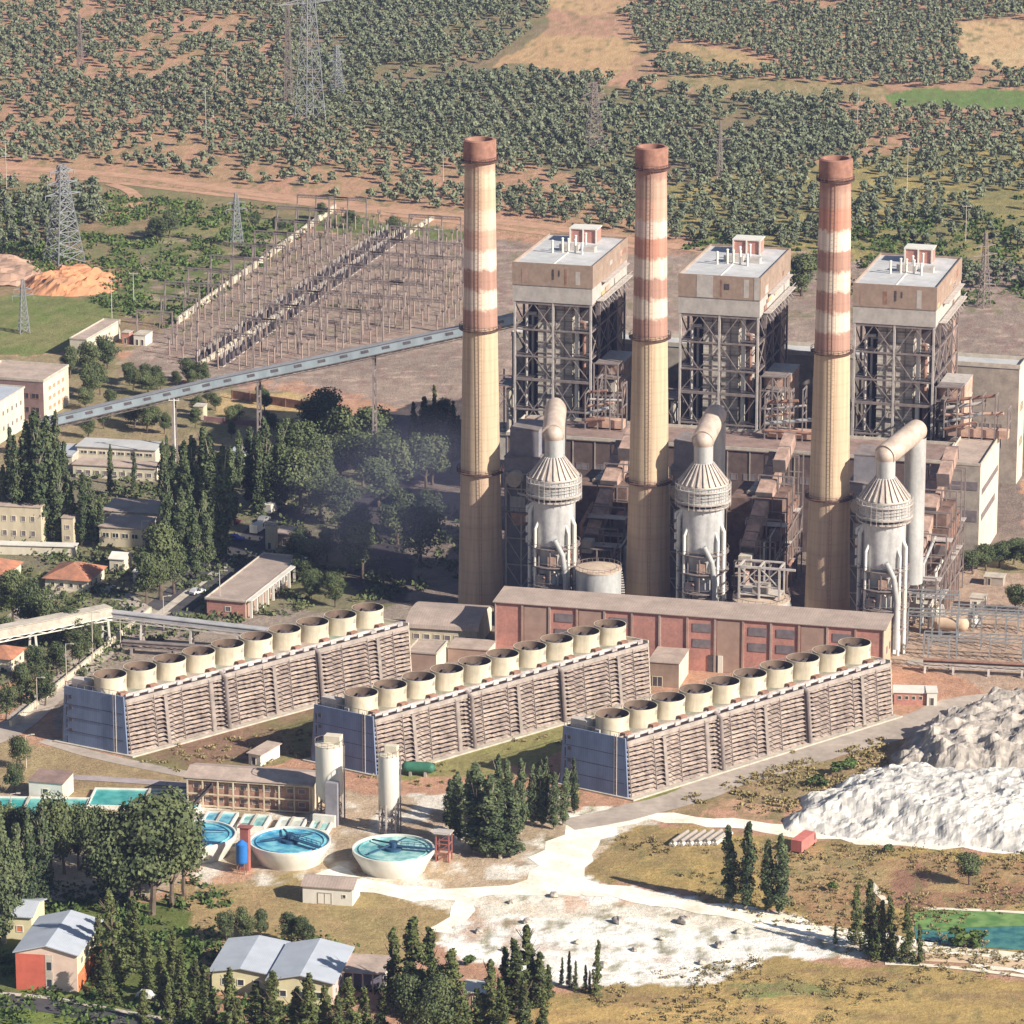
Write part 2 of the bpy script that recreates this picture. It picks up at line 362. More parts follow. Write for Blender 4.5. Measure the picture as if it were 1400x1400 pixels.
def strip(name, pts, width, m, z=.05, wob=.25, closed=False):
    P = [mathutils.Vector((*G(*p), 0)) for p in pts]
    Q = []
    for i in range(len(P)-1):
        p0 = P[max(i-1,0)]; p1 = P[i]; p2 = P[i+1]; p3 = P[min(i+2,len(P)-1)]
        k = max(2, int((p2-p1).length/4))
        for j in range(k):
            t = j/k
            Q.append(.5*((2*p1)+(-p0+p2)*t+(2*p0-5*p1+4*p2-p3)*t*t+(-p0+3*p1-3*p2+p3)*t**3))
    Q.append(P[-1]); b = MB(); vs = []
    for i, q in enumerate(Q):
        d = (Q[min(i+1,len(Q)-1)]-Q[max(i-1,0)]).normalized(); nrm = mathutils.Vector((-d.y, d.x, 0))
        wd = width[0]+(width[1]-width[0])*i/(len(Q)-1) if isinstance(width, tuple) else width
        vs.append(q+nrm*(wd/2+random.uniform(-wob,wob))); vs.append(q-nrm*(wd/2+random.uniform(-wob,wob)))
    b.add([(v.x, v.y, z) for v in vs], [(2*i, 2*i+1, 2*i+3, 2*i+2) for i in range(len(Q)-1)])
    o = b.build(name, m); o['kind'] = 'structure'; return o
def sheet(name, pts, m, z=.05, kind='structure'):
    b = MB(); b.poly([(*G(*p), z) for p in pts][::-1]); o = b.build(name, m)
    if kind: o['kind'] = kind
    return o
# roads and paths
strip('dirt_road', [(-60,226),(60,232),(200,243),(330,262),(450,278),(560,290),(640,298),(760,312),(880,330),(960,342),(1080,350)], 8, dirtroad, .05, .5)
strip('dirt_road', [(-60,236),(120,246),(260,262),(420,280),(560,297),(700,314),(900,342)], 4, dirtroad, .10, .5)
strip('dirt_track', [(150,252),(178,262),(186,276),(165,292),(140,304)], 5, dirtroad, .15, .4)
strip('road', [(196,860),(240,825),(290,785),(345,748),(372,722),(400,690)], 13, asphalt, .05, .05)
strip('road', [(-40,1020),(10,1000),(60,958),(120,905),(170,862),(215,835)], 8, greyroad, .10, .1)
strip('pavement', [(216,842),(268,802),(322,764)], 2.4, concpale, .16, .02)
strip('road', [(60,1012),(120,1030),(200,1048),(262,1060)], 4, greyroad, .06, .1)
strip('road', [(-40,895),(60,820),(130,800),(190,832),(216,850)], 6, greyroad, .15, .1)
strip('gravel_track', [(1420,958),(1330,962),(1250,990),(1130,1025),(1010,1062),(930,1092),(870,1108),(820,1120),(775,1128)], (13,8), greyroad, .06, .4)
strip('limestone_track', [(1500,1176),(1400,1160),(1230,1150),(1100,1138),(950,1122),(860,1114),(780,1120)], 6, limeroad, .03, 1.5)
strip('limestone_track', [(855,1112),(806,1135),(775,1165),(762,1195),(745,1222)], (9,14), limeroad, .045, 1.8)
strip('limestone_track', [(440,1192),(520,1215),(600,1222),(700,1216),(790,1212),(900,1232),(1020,1252),(1140,1275),(1260,1296),(1330,1310),(1480,1335)], 7.5, limeroad, .06, 1.6)
strip('limestone_track', [(640,1233),(620,1255),(600,1275)], 4, limeroad, .075, 1.2)
strip('road', [(-60,1362),(60,1372),(160,1392),(300,1420)], 8, asphalt, .05, .05)
strip('pavement', [(-60,1355),(60,1364),(170,1384),(300,1408)], 1.5, concpale, .14, .02)
strip('service_road', [(1240,905),(1300,908),(1420,916),(1520,922)], 4.5, greyroad, .05, .2)
strip('path', [(100,1063),(180,1068),(260,1074)], 3.4, mat('grey_path',(.40,.34,.34),.9,.1,.3), .12, .05)

# heaps: real height, noisy slopes
def mound(X, Y, s):          # tipped truckloads standing in rough rows
    out = np.zeros_like(X); u = (X*.8+Y*.6)/5.2; v = (-X*.6+Y*.8)/4.4; iu = np.floor(u).astype(np.int64); iv = np.floor(v).astype(np.int64)
    for a in (-1,0,1):
        for b in (-1,0,1):
            cx = iu+a+.2+.6*_h(iu+a,iv+b,s); cy = iv+b+.25+.5*_h(iu+a,iv+b,s+1)
            out = np.maximum(out, np.clip(1-np.hypot((u-cx)*1.1,(v-cy)*1.1)/.62,0,1)*(.4+.9*_h(iu+a,iv+b,s+2)))
    return out
def heap(name, poly, hmax, slope, m, label, cat, step=.6, seed=1, rough=.9, kind=None):
    P = [G(*p) for p in poly]; A = np.array(P)
    xs = np.arange(A[:,0].min(), A[:,0].max()+step, step); ys = np.arange(A[:,1].min(), A[:,1].max()+step, step)
    X, Y = np.meshgrid(xs, ys); wx = X+(fbm(X/9,Y/9,seed)-.5)*7; wy = Y+(fbm(X/9,Y/9,seed+5)-.5)*9
    ins = inpoly(wx, wy, P); d = distpoly(wx, wy, P)
    Zh = np.where(ins, np.minimum(d*slope, hmax*(.72+.5*fbm(X/26,Y/26,seed+2))), 0)
    Zh = Zh+np.where(ins, ((fbm(X/4,Y/4,seed+7,4)-.45)*rough*2.6-np.clip(fbm(X/7,Y/9,seed+9,3)-.55,0,1)*rough*9+mound(X,Y,seed)*rough*1.5+(vnoise(X/.9,Y/.9,seed+3)-.5)*.55+(vnoise(X/2.1,Y/2.1,seed+4)-.5)*.5)*np.minimum(d/3,1), 0)
    Zh = np.where(Zh > 0.02, Zh, -.4)
    ny, nx = X.shape; rows = np.arange(ny*nx).reshape(ny, nx); fs = []
    for j in range(ny-1):
        for i in range(nx-1):
            if max(Zh[j,i],Zh[j,i+1],Zh[j+1,i],Zh[j+1,i+1]) > 0: fs.append((rows[j,i],rows[j,i+1],rows[j+1,i+1],rows[j+1,i]))
    b = MB(); b.add(list(zip(X.ravel().tolist(), Y.ravel().tolist(), Zh.ravel().tolist())), [tuple(int(k) for k in f) for f in fs])
    o = b.build(name, m, smooth=False); return tag(o, label, cat, kind=kind)
ashgrey = mat('grey_ash', (.44,.39,.34), .95, .2, .16, col2=(.22,.20,.18), fine=(.6,.3), bump=1)
ashwhite = mat('white_gypsum_ash', (.68,.645,.585), .95, .12, .055, col2=(.36,.35,.34), fine=(.5,.25), bump=1)
heap('ash_heap', [(1205,1066),(1226,1022),(1258,1000),(1310,976),(1400,966),(1620,960),(1640,1085),(1400,1082),(1290,1086)], 7.0, .75, ashgrey, 'lumpy dark grey ash heap behind the white one, by the gravel track', 'ash heap', seed=3, rough=.9)
heap('ash_heap', [(1064,1122),(1100,1092),(1160,1062),(1215,1046),(1260,1052),(1330,1060),(1420,1052),(1640,1048),(1680,1172),(1400,1165),(1250,1154),(1150,1142),(1075,1138)], 5.5, .42, ashwhite, 'long white and pale grey gypsum heap beside the limestone track', 'ash heap', seed=8, rough=.38)
heap('soil_heap', [(30,388),(70,372),(120,366),(165,384),(150,402),(90,406),(40,402)], 3, .4, mat('orange_soil',(.58,.26,.13),.95,.2,.1,col2=(.40,.22,.13)), 'bright orange heap of dug soil below the lattice pylon', 'soil heap', step=1.2, seed=6, rough=.9)
heap('soil_bank', [(-60,362),(0,352),(40,358),(60,372),(30,392),(-60,392)], 3, .4, mat('pale_soil',(.46,.30,.22),.95,.2,.1), 'pale brown soil bank at the left edge beside the orange heap', 'soil bank', step=2, seed=9, rough=.5)

# ------------------------------------------------------------------ foliage
def leaves(pts, size, nrm=None, rng=None, flat=.0):
    """numpy: one quad per point, random orientation"""
    n = len(pts); rng = rng or RNG
    k = rng.normal(size=(n,3))*.55
    if nrm is not None: k = k+nrm
    k /= np.linalg.norm(k, axis=1)[:,None]
    a = rng.normal(size=(n,3)); a -= (a*k).sum(1)[:,None]*k; a /= np.linalg.norm(a, axis=1)[:,None]
    b = np.cross(k, a)
    s = size*rng.uniform(.6,1.35,(n,1)); a = a*s; b = b*s*.75
    V = np.stack([pts-a-b*.6, pts+a*.2-b, pts+a+b*.5, pts-a*.3+b], 1).reshape(-1,3)
    return V
def crown_pts(kind, H, W, n, rng):
    out = []; nr = []
    if kind == 'poplar':
        K = 40; cs = []
        for i in range(K):
            t = .07+.91*(i+rng.uniform(-.4,.4))/K; rad = W/2*(math.sin(min(1,(1-t)*1.9+.04)*PI/2)**.8)*(min(1,t*5+.25)); an = rng.uniform(0,2*PI)
            rr = rad*rng.uniform(.05,.6); cs.append((rr*math.cos(an), rr*math.sin(an), H*t*.94+.02*H, max(.4,rad*rng.uniform(.45,.68)), H*rng.uniform(.035,.075)))
        for i in range(n):
            c = cs[rng.integers(K)]; d = rng.normal(size=3); d /= np.linalg.norm(d); nr.append((d[0]+c[0]/W*1.2, d[1]+c[1]/W*1.2, d[2]+.25)); r = rng.uniform(.55,1.08)
            out.append((c[0]+d[0]*c[3]*r, c[1]+d[1]*c[3]*r, c[2]+d[2]*c[4]*r))
    elif kind == 'conifer':
        K = 64; cs = []
        for i in range(K):
            t = .04+.93*(i+rng.uniform(-.5,.5))/K; rad = W/2*(1-t)**.8+.15; an = rng.uniform(0,2*PI); rr = rad*rng.uniform(.2,.7)
            cs.append((rr*math.cos(an), rr*math.sin(an), H*t, max(.3,rad*rng.uniform(.3,.5)), H*.035))
        for i in range(n):
            c = cs[rng.integers(K)]; d = rng.normal(size=3); d /= np.linalg.norm(d); nr.append((d[0]+c[0]/W*1.2, d[1]+c[1]/W*1.2, d[2]+.25)); r = rng.uniform(.5,1.1)
            out.append((c[0]+d[0]*c[3]*r, c[1]+d[1]*c[3]*r, c[2]+d[2]*c[4]*r))
    else:
        K = {'olive':9,'bush':8}.get(kind,22); cs = []; zb = {'olive':.10,'bush':.05}.get(kind,.2)
        for i in range(K):
            an = rng.uniform(0,2*PI); t = rng.uniform(0,1); zz = zb+(1-zb)*(.18+.66*t)
            prof = math.sin(PI*min(.97,max(.1,.16+.72*t)))**.7
            rr = W/2*prof*rng.uniform(.1,.72)
            cs.append((rr*math.cos(an), rr*math.sin(an), H*zz, W*rng.uniform(.15,.26), H*rng.uniform(.09,.17)))
        for i in range(n):
            c = cs[rng.integers(K)]; d = rng.normal(size=3); d /= np.linalg.norm(d); nr.append((d[0]+c[0]/W*1.2, d[1]+c[1]/W*1.2, d[2]+.25)); r = rng.uniform(.6,1.06)
            out.append((c[0]+d[0]*c[3]*r, c[1]+d[1]*c[3]*r, max(.1,c[2]+d[2]*c[4]*r)))
    return np.array(out), np.array(nr)
def quadmesh(name, V, m):
    me = bpy.data.meshes.new(name); V = np.asarray(V, np.float32); n = len(V)
    me.vertices.add(n); me.vertices.foreach_set('co', V.ravel()); me.loops.add(n); me.loops.foreach_set('vertex_index', np.arange(n, dtype=np.int32))
    me.polygons.add(n//4); me.polygons.foreach_set('loop_start', np.arange(0,n,4,dtype=np.int32)); me.polygons.foreach_set('loop_total', np.full(n//4,4,dtype=np.int32))
    me.update(); me.materials.append(m); return me
leafmat('olive_leaves', (.085,.105,.06), (.26,.285,.18), .35)
leafmat('poplar_leaves', (.022,.04,.02), (.15,.18,.085), .22)
leafmat('broad_leaves', (.035,.055,.028), (.16,.185,.08), .2)
leafmat('conifer_leaves', (.03,.05,.02), (.18,.20,.07), .25)
leafmat('bush_leaves', (.03,.055,.018), (.15,.21,.06), .5)
PROTO = {}
def trunk_mb(kind, H, W, rng):
    b = MB(); r = {'poplar':.35,'olive':.3,'bush':.12,'conifer':.25}.get(kind,.4); top = H*{'poplar':.9,'conifer':.95,'olive':.45,'bush':.5}.get(kind,.55)
    k = 5; pz = [(rng.uniform(-.15,.15)*i/k*2, rng.uniform(-.15,.15)*i/k*2, -.2+top*i/k) for i in range(k+1)]
    for i in range(k): b.tube(pz[i], pz[i+1], r*(1-i/k*.8), 6, r*(1-(i+1)/k*.8))
    for i in range(5 if kind not in('poplar','conifer') else 8):
        j = rng.integers(2,k); an = rng.uniform(0,2*PI); L_ = W*rng.uniform(.2,.38)
        b.tube(pz[j], (pz[j][0]+L_*math.cos(an), pz[j][1]+L_*math.sin(an), pz[j][2]+H*rng.uniform(.1,.25)), r*.35, 5, r*.1)
    return b
SPEC = {'poplar':(20,4.2,4200,.25,'poplar_leaves',5),'broad':(12,9.5,5200,.23,'broad_leaves',6),'conifer':(13,4.2,3200,.19,'conifer_leaves',5),
        'olive':(5,5.6,320,.38,'olive_leaves',7),'bush':(2.6,3.6,420,.22,'bush_leaves',4)}
NAMES = {'poplar':'poplar_tree','broad':'broadleaf_tree','conifer':'conifer_tree','olive':'olive_tree','bush':'bush'}
for k, (H_, W_, n_, s_, lm, nv) in SPEC.items():
    PROTO[k] = []
    for i in range(nv):
        rng = np.random.default_rng(100+i*7+len(k))
        pts, nr = crown_pts(k, H_, W_, n_, rng)
        cm = quadmesh('crown', leaves(pts, s_, nr, rng), MT[lm]); tm = trunk_mb(k, H_, W_, rng).mesh('trunk', barkpale if k == 'poplar' else bark)
        PROTO[k].append((cm, tm, H_, pts, nr))
def plant(kind, X, Y, H, label, group=None, wide=1.0, cat=None, z=0):
    cm, tm, H0, _, _ = PROTO[kind][random.randrange(len(PROTO[kind]))]
    o = thing(NAMES[kind], label, cat or ('bush' if kind == 'bush' else 'tree'), (X, Y, z), random.uniform(0, 2*PI), group)
    s = H/H0; k_ = random.uniform(.8,1.22); o.scale = (s*wide*k_, s*wide/k_**.5, s); o.rotation_euler[0] = random.gauss(0,.03); o.rotation_euler[1] = random.gauss(0,.03)
    a = bpy.data.objects.new('crown', cm); C.objects.link(a); a.parent = o
    b = bpy.data.objects.new('trunk', tm); C.objects.link(b); b.parent = o
    return o
ORD = ['first','second','third','fourth','fifth','sixth','seventh','eighth','ninth','tenth','eleventh','twelfth','thirteenth','fourteenth','fifteenth','sixteenth','seventeenth','eighteenth','nineteenth','twentieth','twenty-first','twenty-second','twenty-third','twenty-fourth','twenty-fifth','twenty-sixth','twenty-seventh','twenty-eighth','twenty-ninth','thirtieth']
def cluster(kind, spots, desc, where, group, wide=1.0):
    """spots: (px, py of the foot, py of the top); each its own label by look and count from the left"""
    spots = sorted(spots); n = len(spots)
    hs = [ZT((s[0], s[1]), s[2]) for s in spots]
    for i, s in enumerate(spots):
        X, Y = G(s[0], s[1]); w_ = s[3] if len(s) > 3 else wide
        pos = 'leftmost' if i == 0 and n > 1 else ('rightmost' if i == n-1 and n > 1 else (ORD[i]+' from the left' if n > 1 else ''))
        lab = desc+' '+where+(', '+pos if pos else '')
        plant(kind, X, Y, max(1.0, hs[i]), lab, group if n > 1 else None, w_)

# olive groves: rows over the hillside, open fields and roads left free
FREE = [ZONES[2][0], ZONES[3][0], ZONES[4][0], ZONES[5][0], ZONES[6][0], [(900,108),(1190,126),(1190,136),(960,130)]]
ROADP = [[(-60,226),(60,232),(200,243),(330,262),(450,278),(560,290),(640,298),(760,312),(880,330),(960,342),(1080,350)]]
def near_road(px, py):
    r = np.zeros(px.shape, bool)
    for R in ROADP:
        yy = np.interp(px, [p[0] for p in R], [p[1] for p in R]); r |= (np.abs(py-yy-3) < 12)
    return r
GR = [ # region in the photo's plan, row angle, spacing along, spacing between, chance
 ([(-150,-40),(400,-40),(440,130),(600,205),(900,260),(880,322),(450,268),(-150,220)], 18, 6.0, 8.2, .88),
 ([(400,-40),(760,-40),(740,30),(660,98),(870,112),(1150,150),(1180,205),(900,262),(600,205),(440,130)], 8, 5.2, 7.2, .97),
 ([(760,-40),(1560,-40),(1560,125),(1210,120),(900,105),(880,60)], 34, 4.4, 11.0, .97),
 ([(880,118),(1200,128),(1210,150),(1150,150),(880,135)], 0, 6, 9, .6),
 ([(1180,150),(1560,160),(1560,260),(1100,262),(930,262)], 42, 4.6, 11.5, .92),
 ([(930,262),(1560,260),(1560,395),(1330,395),(1160,360),(1000,340),(890,325)], 30, 5.8, 8.0, .82),
 ([(-150,245),(130,255),(140,300),(60,345),(-150,345)], 10, 5.6, 7.2, .8)]
ol = []
for P, ang, da, db, ch in GR:
    A = np.array([G(*p) for p in P]); c = A.mean(0); R = np.abs(A-c).max()*1.5; a = math.radians(ang)
    I, J = np.meshgrid(np.arange(-R, R, da), np.arange(-R, R, db))
    I = I+RNG.uniform(-.9,.9,I.shape); J = J+RNG.uniform(-.9,.9,J.shape)+2.0*np.sin(I/30)
    X = c[0]+I*math.cos(a)-J*math.sin(a); Y = c[1]+I*math.sin(a)+J*math.cos(a)
    X = X.ravel(); Y = Y.ravel(); ok = Y > 700
    X = X[ok]; Y = Y[ok]; px, py = PX(X, Y)
    patch = fbm(X/45, Y/60, 77, 3)
    keep = inpoly(px, py, P) & ~near_road(px, py) & (RNG.uniform(size=X.shape) < ch*np.clip((patch-.25)*5, .3, 1))
    for Q in FREE: keep &= ~inpoly(px, py, Q)
    ol += list(zip(X[keep], Y[keep]))
ol.sort(key=lambda p: p[1] if -170*p[1]/1100 < p[0] < 170*p[1]/1100 else p[1]+5000)
OLL = 'small rounded grey-green olive tree on the bare orange hillside nearest the plant'
for X, Y in ol[:300]: plant('olive', X, Y, random.uniform(4.0, 6.0), OLL, 'olive trees in the grove nearest the plant', random.uniform(.85,1.15))
def far_olives(rest):
    Vs = []
    for X, Y in rest:
        cm, tm, H0, pts, nr = PROTO['olive'][random.randrange(7)]
        ix = RNG.choice(len(pts), 130, replace=False); sub = pts[ix]; sn_ = nr[ix]; k = random.uniform(.8,1.2); an = random.uniform(0,6.28)
        c, sn = math.cos(an), math.sin(an); q = np.stack([sub[:,0]*c-sub[:,1]*sn, sub[:,0]*sn+sub[:,1]*c, sub[:,2]], 1)*k
        m_ = np.stack([sn_[:,0]*c-sn_[:,1]*sn, sn_[:,0]*sn+sn_[:,1]*c, sn_[:,2]], 1)
        Vs.append(leaves(q, .56, m_)+np.array([X, Y, 0]))
    o = bpy.data.objects.new('olive_grove', quadmesh('olive_grove', np.concatenate(Vs), MT['olive_leaves'])); C.objects.link(o)
    tag(o, 'far rows of grey-green olive trees covering the upper hillside', 'olive grove', kind='stuff')
far_olives(ol[300:])
print('olives', len(ol))

# low scrub that nobody could count
def scrub(name, P, n, size, m, label, hmax=1.2, seed=1):
    A = np.array([G(*p) for p in P]); lo, hi = A.min(0), A.max(0); r = np.random.default_rng(seed)
    X = r.uniform(lo[0], hi[0], n*6); Y = r.uniform(lo[1], hi[1], n*6); px, py = PX(X, Y)
    k = inpoly(px, py, P) & (fbm(X/9, Y/12, seed+3, 3) > .47); X = X[k][:n]; Y = Y[k][:n]
    pts = []
    for x, y in zip(X, Y):
        h = r.uniform(.3, hmax); q = r.normal(size=(16,3))*np.array([h*.7,h*.7,h*.3])+np.array([x,y,h*.45]); q[:,2] = np.abs(q[:,2]); pts.append(q)
    o = bpy.data.objects.new(name, quadmesh(name, leaves(np.concatenate(pts), size), m)); C.objects.link(o)
    tag(o, label, 'scrub', kind='stuff')
drygrass = leafmat('dry_scrub', (.17,.14,.065), (.36,.29,.14), .1)
scrub('scrub', [(-80,250),(430,290),(400,340),(230,450),(-80,345)], 1500, .55, MT['bush_leaves'], 'low green scrub on the slope between dirt road and switchyard', 2.2, 5)
scrub('scrub', [(900,330),(1480,260),(1480,400),(1320,420),(1080,400)], 900, .6, MT['bush_leaves'], 'low green scrub under the nearest olive trees', 2.0, 6)
scrub('dry_scrub', [(800,1140),(1480,1170),(1480,1420),(700,1420),(860,1340),(1100,1290),(900,1200)], 1300, .22, drygrass, 'patchy dry scrub on the field in the foreground', .8, 7)
scrub('dry_scrub', [(900,1096),(1222,1004),(1210,1050),(1070,1115)], 260, .3, drygrass, 'dry weeds between the gravel track and the white heap', 1.0, 8)
scrub('scrub', [(0,640),(400,640),(640,700),(640,800),(300,860),(0,1000)], 1200, .5, MT['broad_leaves'], 'shrubs and undergrowth beneath the poplars among the buildings', 2.4, 9)
scrub('scrub', [(-40,1220),(260,1200),(540,1330),(700,1420),(-40,1420)], 700, .45, MT['bush_leaves'], 'green undergrowth around the pale blue roofed houses', 2.0, 10)
scrub('dry_scrub', [(120,1030),(880,935),(1222,985),(870,1100),(560,1075),(260,1062)], 500, .3, drygrass, 'weeds growing along the foot of the cooling towers', .7, 11)

# ------------------------------------------------------------------ buildings
def frame_of(fl, fr):
    a = G(*fl); b = G(*fr); return a, math.atan2(b[1]-a[1], b[0]-a[0]), math.dist(a, b)
def add_window(root, face, u, z, w, h, W, D, framem, glassm, name='window'):
    b = MB()
    def pt(x0,x1,d0,d1,z0,z1):
        if face == 'front': b.box(x0,x1,-d1,-d0,z0,z1)
        elif face == 'right': b.box(W+d0,W+d1,x0,x1,z0,z1)
        else: b.box(-d1,-d0,x0,x1,z0,z1)
    t = min(.12, w*.1)
    pt(u,u+w,0,.10,z,z+t); pt(u,u+w,0,.10,z+h-t,z+h); pt(u,u+t,0,.10,z+t,z+h-t); pt(u+w-t,u+w,0,.10,z+t,z+h-t)
    if w > 1.6: pt(u+w/2-t/2,u+w/2+t/2,.01,.09,z+t,z+h-t)
    b.mi = 1; pt(u+t,u+w-t,0,.03,z+t,z+h-t)
    return b.build(name, [framem, glassm], root)
def building(name, label, cat, fl, fr, D, h, wallm, roof='flat', roofm=None, rh=1.5, wins=(), over=.35, parapet=0, doors=(), extra=None, group=None, endm=None, frontm=None):
    o, ang, W = frame_of(fl, fr); root = thing(name, label, cat, o, ang, group); roofm = roofm or rooftan
    b = MB(); mats = [wallm, endm or wallm, frontm or wallm]
    b.mi = 2; b.add([(0,0,-.3),(W,0,-.3),(W,0,h),(0,0,h)], [(0,1,2,3)])
    b.mi = 1; b.add([(W,0,-.3),(W,D,-.3),(W,D,h),(W,0,h)], [(0,1,2,3)]); b.add([(0,0,-.3),(0,D,-.3),(0,D,h),(0,0,h)], [(3,2,1,0)])
    b.mi = 0; b.add([(0,D,-.3),(W,D,-.3),(W,D,h),(0,D,h)], [(3,2,1,0)])
    v = over
    if roof == 'flat': b.add([(0,0,h),(W,0,h),(W,D,h),(0,D,h)], [(0,1,2,3)])
    if roof == 'gable': b.mi = 1; b.add([(W,0,h),(W,D,h),(W,D/2,h+rh)], [(0,1,2)]); b.add([(0,0,h),(0,D,h),(0,D/2,h+rh)], [(2,1,0)])
    if roof == 'gabley': b.mi = 2; b.add([(0,0,h),(W,0,h),(W/2,0,h+rh)], [(0,1,2)]); b.add([(0,D,h),(W,D,h),(W/2,D,h+rh)], [(2,1,0)])
    if roof == 'mono': b.mi = 1; b.add([(W,0,h),(W,D,h),(W,D,h+rh)], [(0,1,2)]); b.add([(0,0,h),(0,D,h),(0,D,h+rh)], [(2,1,0)]); b.mi = 0; b.add([(0,D,h),(W,D,h),(W,D,h+rh),(0,D,h+rh)], [(3,2,1,0)])
    b.build('wall', mats, root)
    r = MB(); th = .22
    def slab(a, b_, c, d):
        q = [a,b_,c,d]; r.add([(p[0],p[1],p[2]+.02) for p in q]+[(p[0],p[1],p[2]+th) for p in q], [(3,2,1,0),(4,5,6,7),(0,1,5,4),(1,2,6,5),(2,3,7,6),(3,0,4,7)])
    if roof == 'flat':
        slab((-v,-v,h),(W+v,-v,h),(W+v,D+v,h),(-v,D+v,h))
        if parapet:
            p = parapet; z0 = h+th+.02
            r.mi = 1
            r.box(-v,W+v,-v,-v+.25,z0,z0+p); r.box(-v,W+v,D+v-.25,D+v,z0,z0+p); r.box(-v,-v+.25,-v+.25,D+v-.25,z0,z0+p); r.box(W+v-.25,W+v,-v+.25,D+v-.25,z0,z0+p); r.mi = 0
    elif roof == 'gable':
        k = v*rh/(D/2)
        slab((-v,-v,h-k),(W+v,-v,h-k),(W+v,D/2,h+rh),(-v,D/2,h+rh)); slab((-v,D/2,h+rh),(W+v,D/2,h+rh),(W+v,D+v,h-k),(-v,D+v,h-k))
    elif roof == 'gabley':
        k = v*rh/(W/2)
        slab((-v,-v,h-k),(W/2,-v,h+rh),(W/2,D+v,h+rh),(-v,D+v,h-k)); slab((W/2,-v,h+rh),(W+v,-v,h-k),(W+v,D+v,h-k),(W/2,D+v,h+rh))
    elif roof == 'mono': slab((-v,-v,h),(W+v,-v,h),(W+v,D+v,h+rh),(-v,D+v,h+rh))
    elif roof == 'hip':
        i = min(W,D)/2
        if W >= D: A_ = (i,D/2,h+rh); B_ = (W-i,D/2,h+rh); fs = [(0,1,5,4),(1,2,5),(2,3,4,5),(3,0,4)]
        else: A_ = (W/2,i,h+rh); B_ = (W/2,D-i,h+rh); fs = [(0,1,4),(1,2,5,4),(2,3,5),(3,0,4,5)]
        r.add([(-v,-v,h),(W+v,-v,h),(W+v,D+v,h),(-v,D+v,h),A_,B_], fs+[(3,2,1,0)])
    r.build('roof', [roofm, concpale], root)
    for wn in wins:
        face, n, rows, ww, wh, z0, dz, m0, m1 = wn[:9]; gm = wn[9] if len(wn) > 9 else glass; fm = wn[10] if len(wn) > 10 else creamw
        Lf = W if face == 'front' else D; span = Lf-m0-m1
        for rr in range(rows):
            for i in range(n):
                u = m0+span*(i+.5)/n-ww/2; add_window(root, face, u, z0+rr*dz, ww, wh, W, D, fm, gm)
    for d in doors:
        face, u, ww, wh = d[:4]; add_window(root, face, u, 0.02, ww, wh, W, D, d[5] if len(d) > 5 else creamw, d[4] if len(d) > 4 else steeldark, 'door')
    if extra: extra(root, W, D, h)
    return root, W, D, h

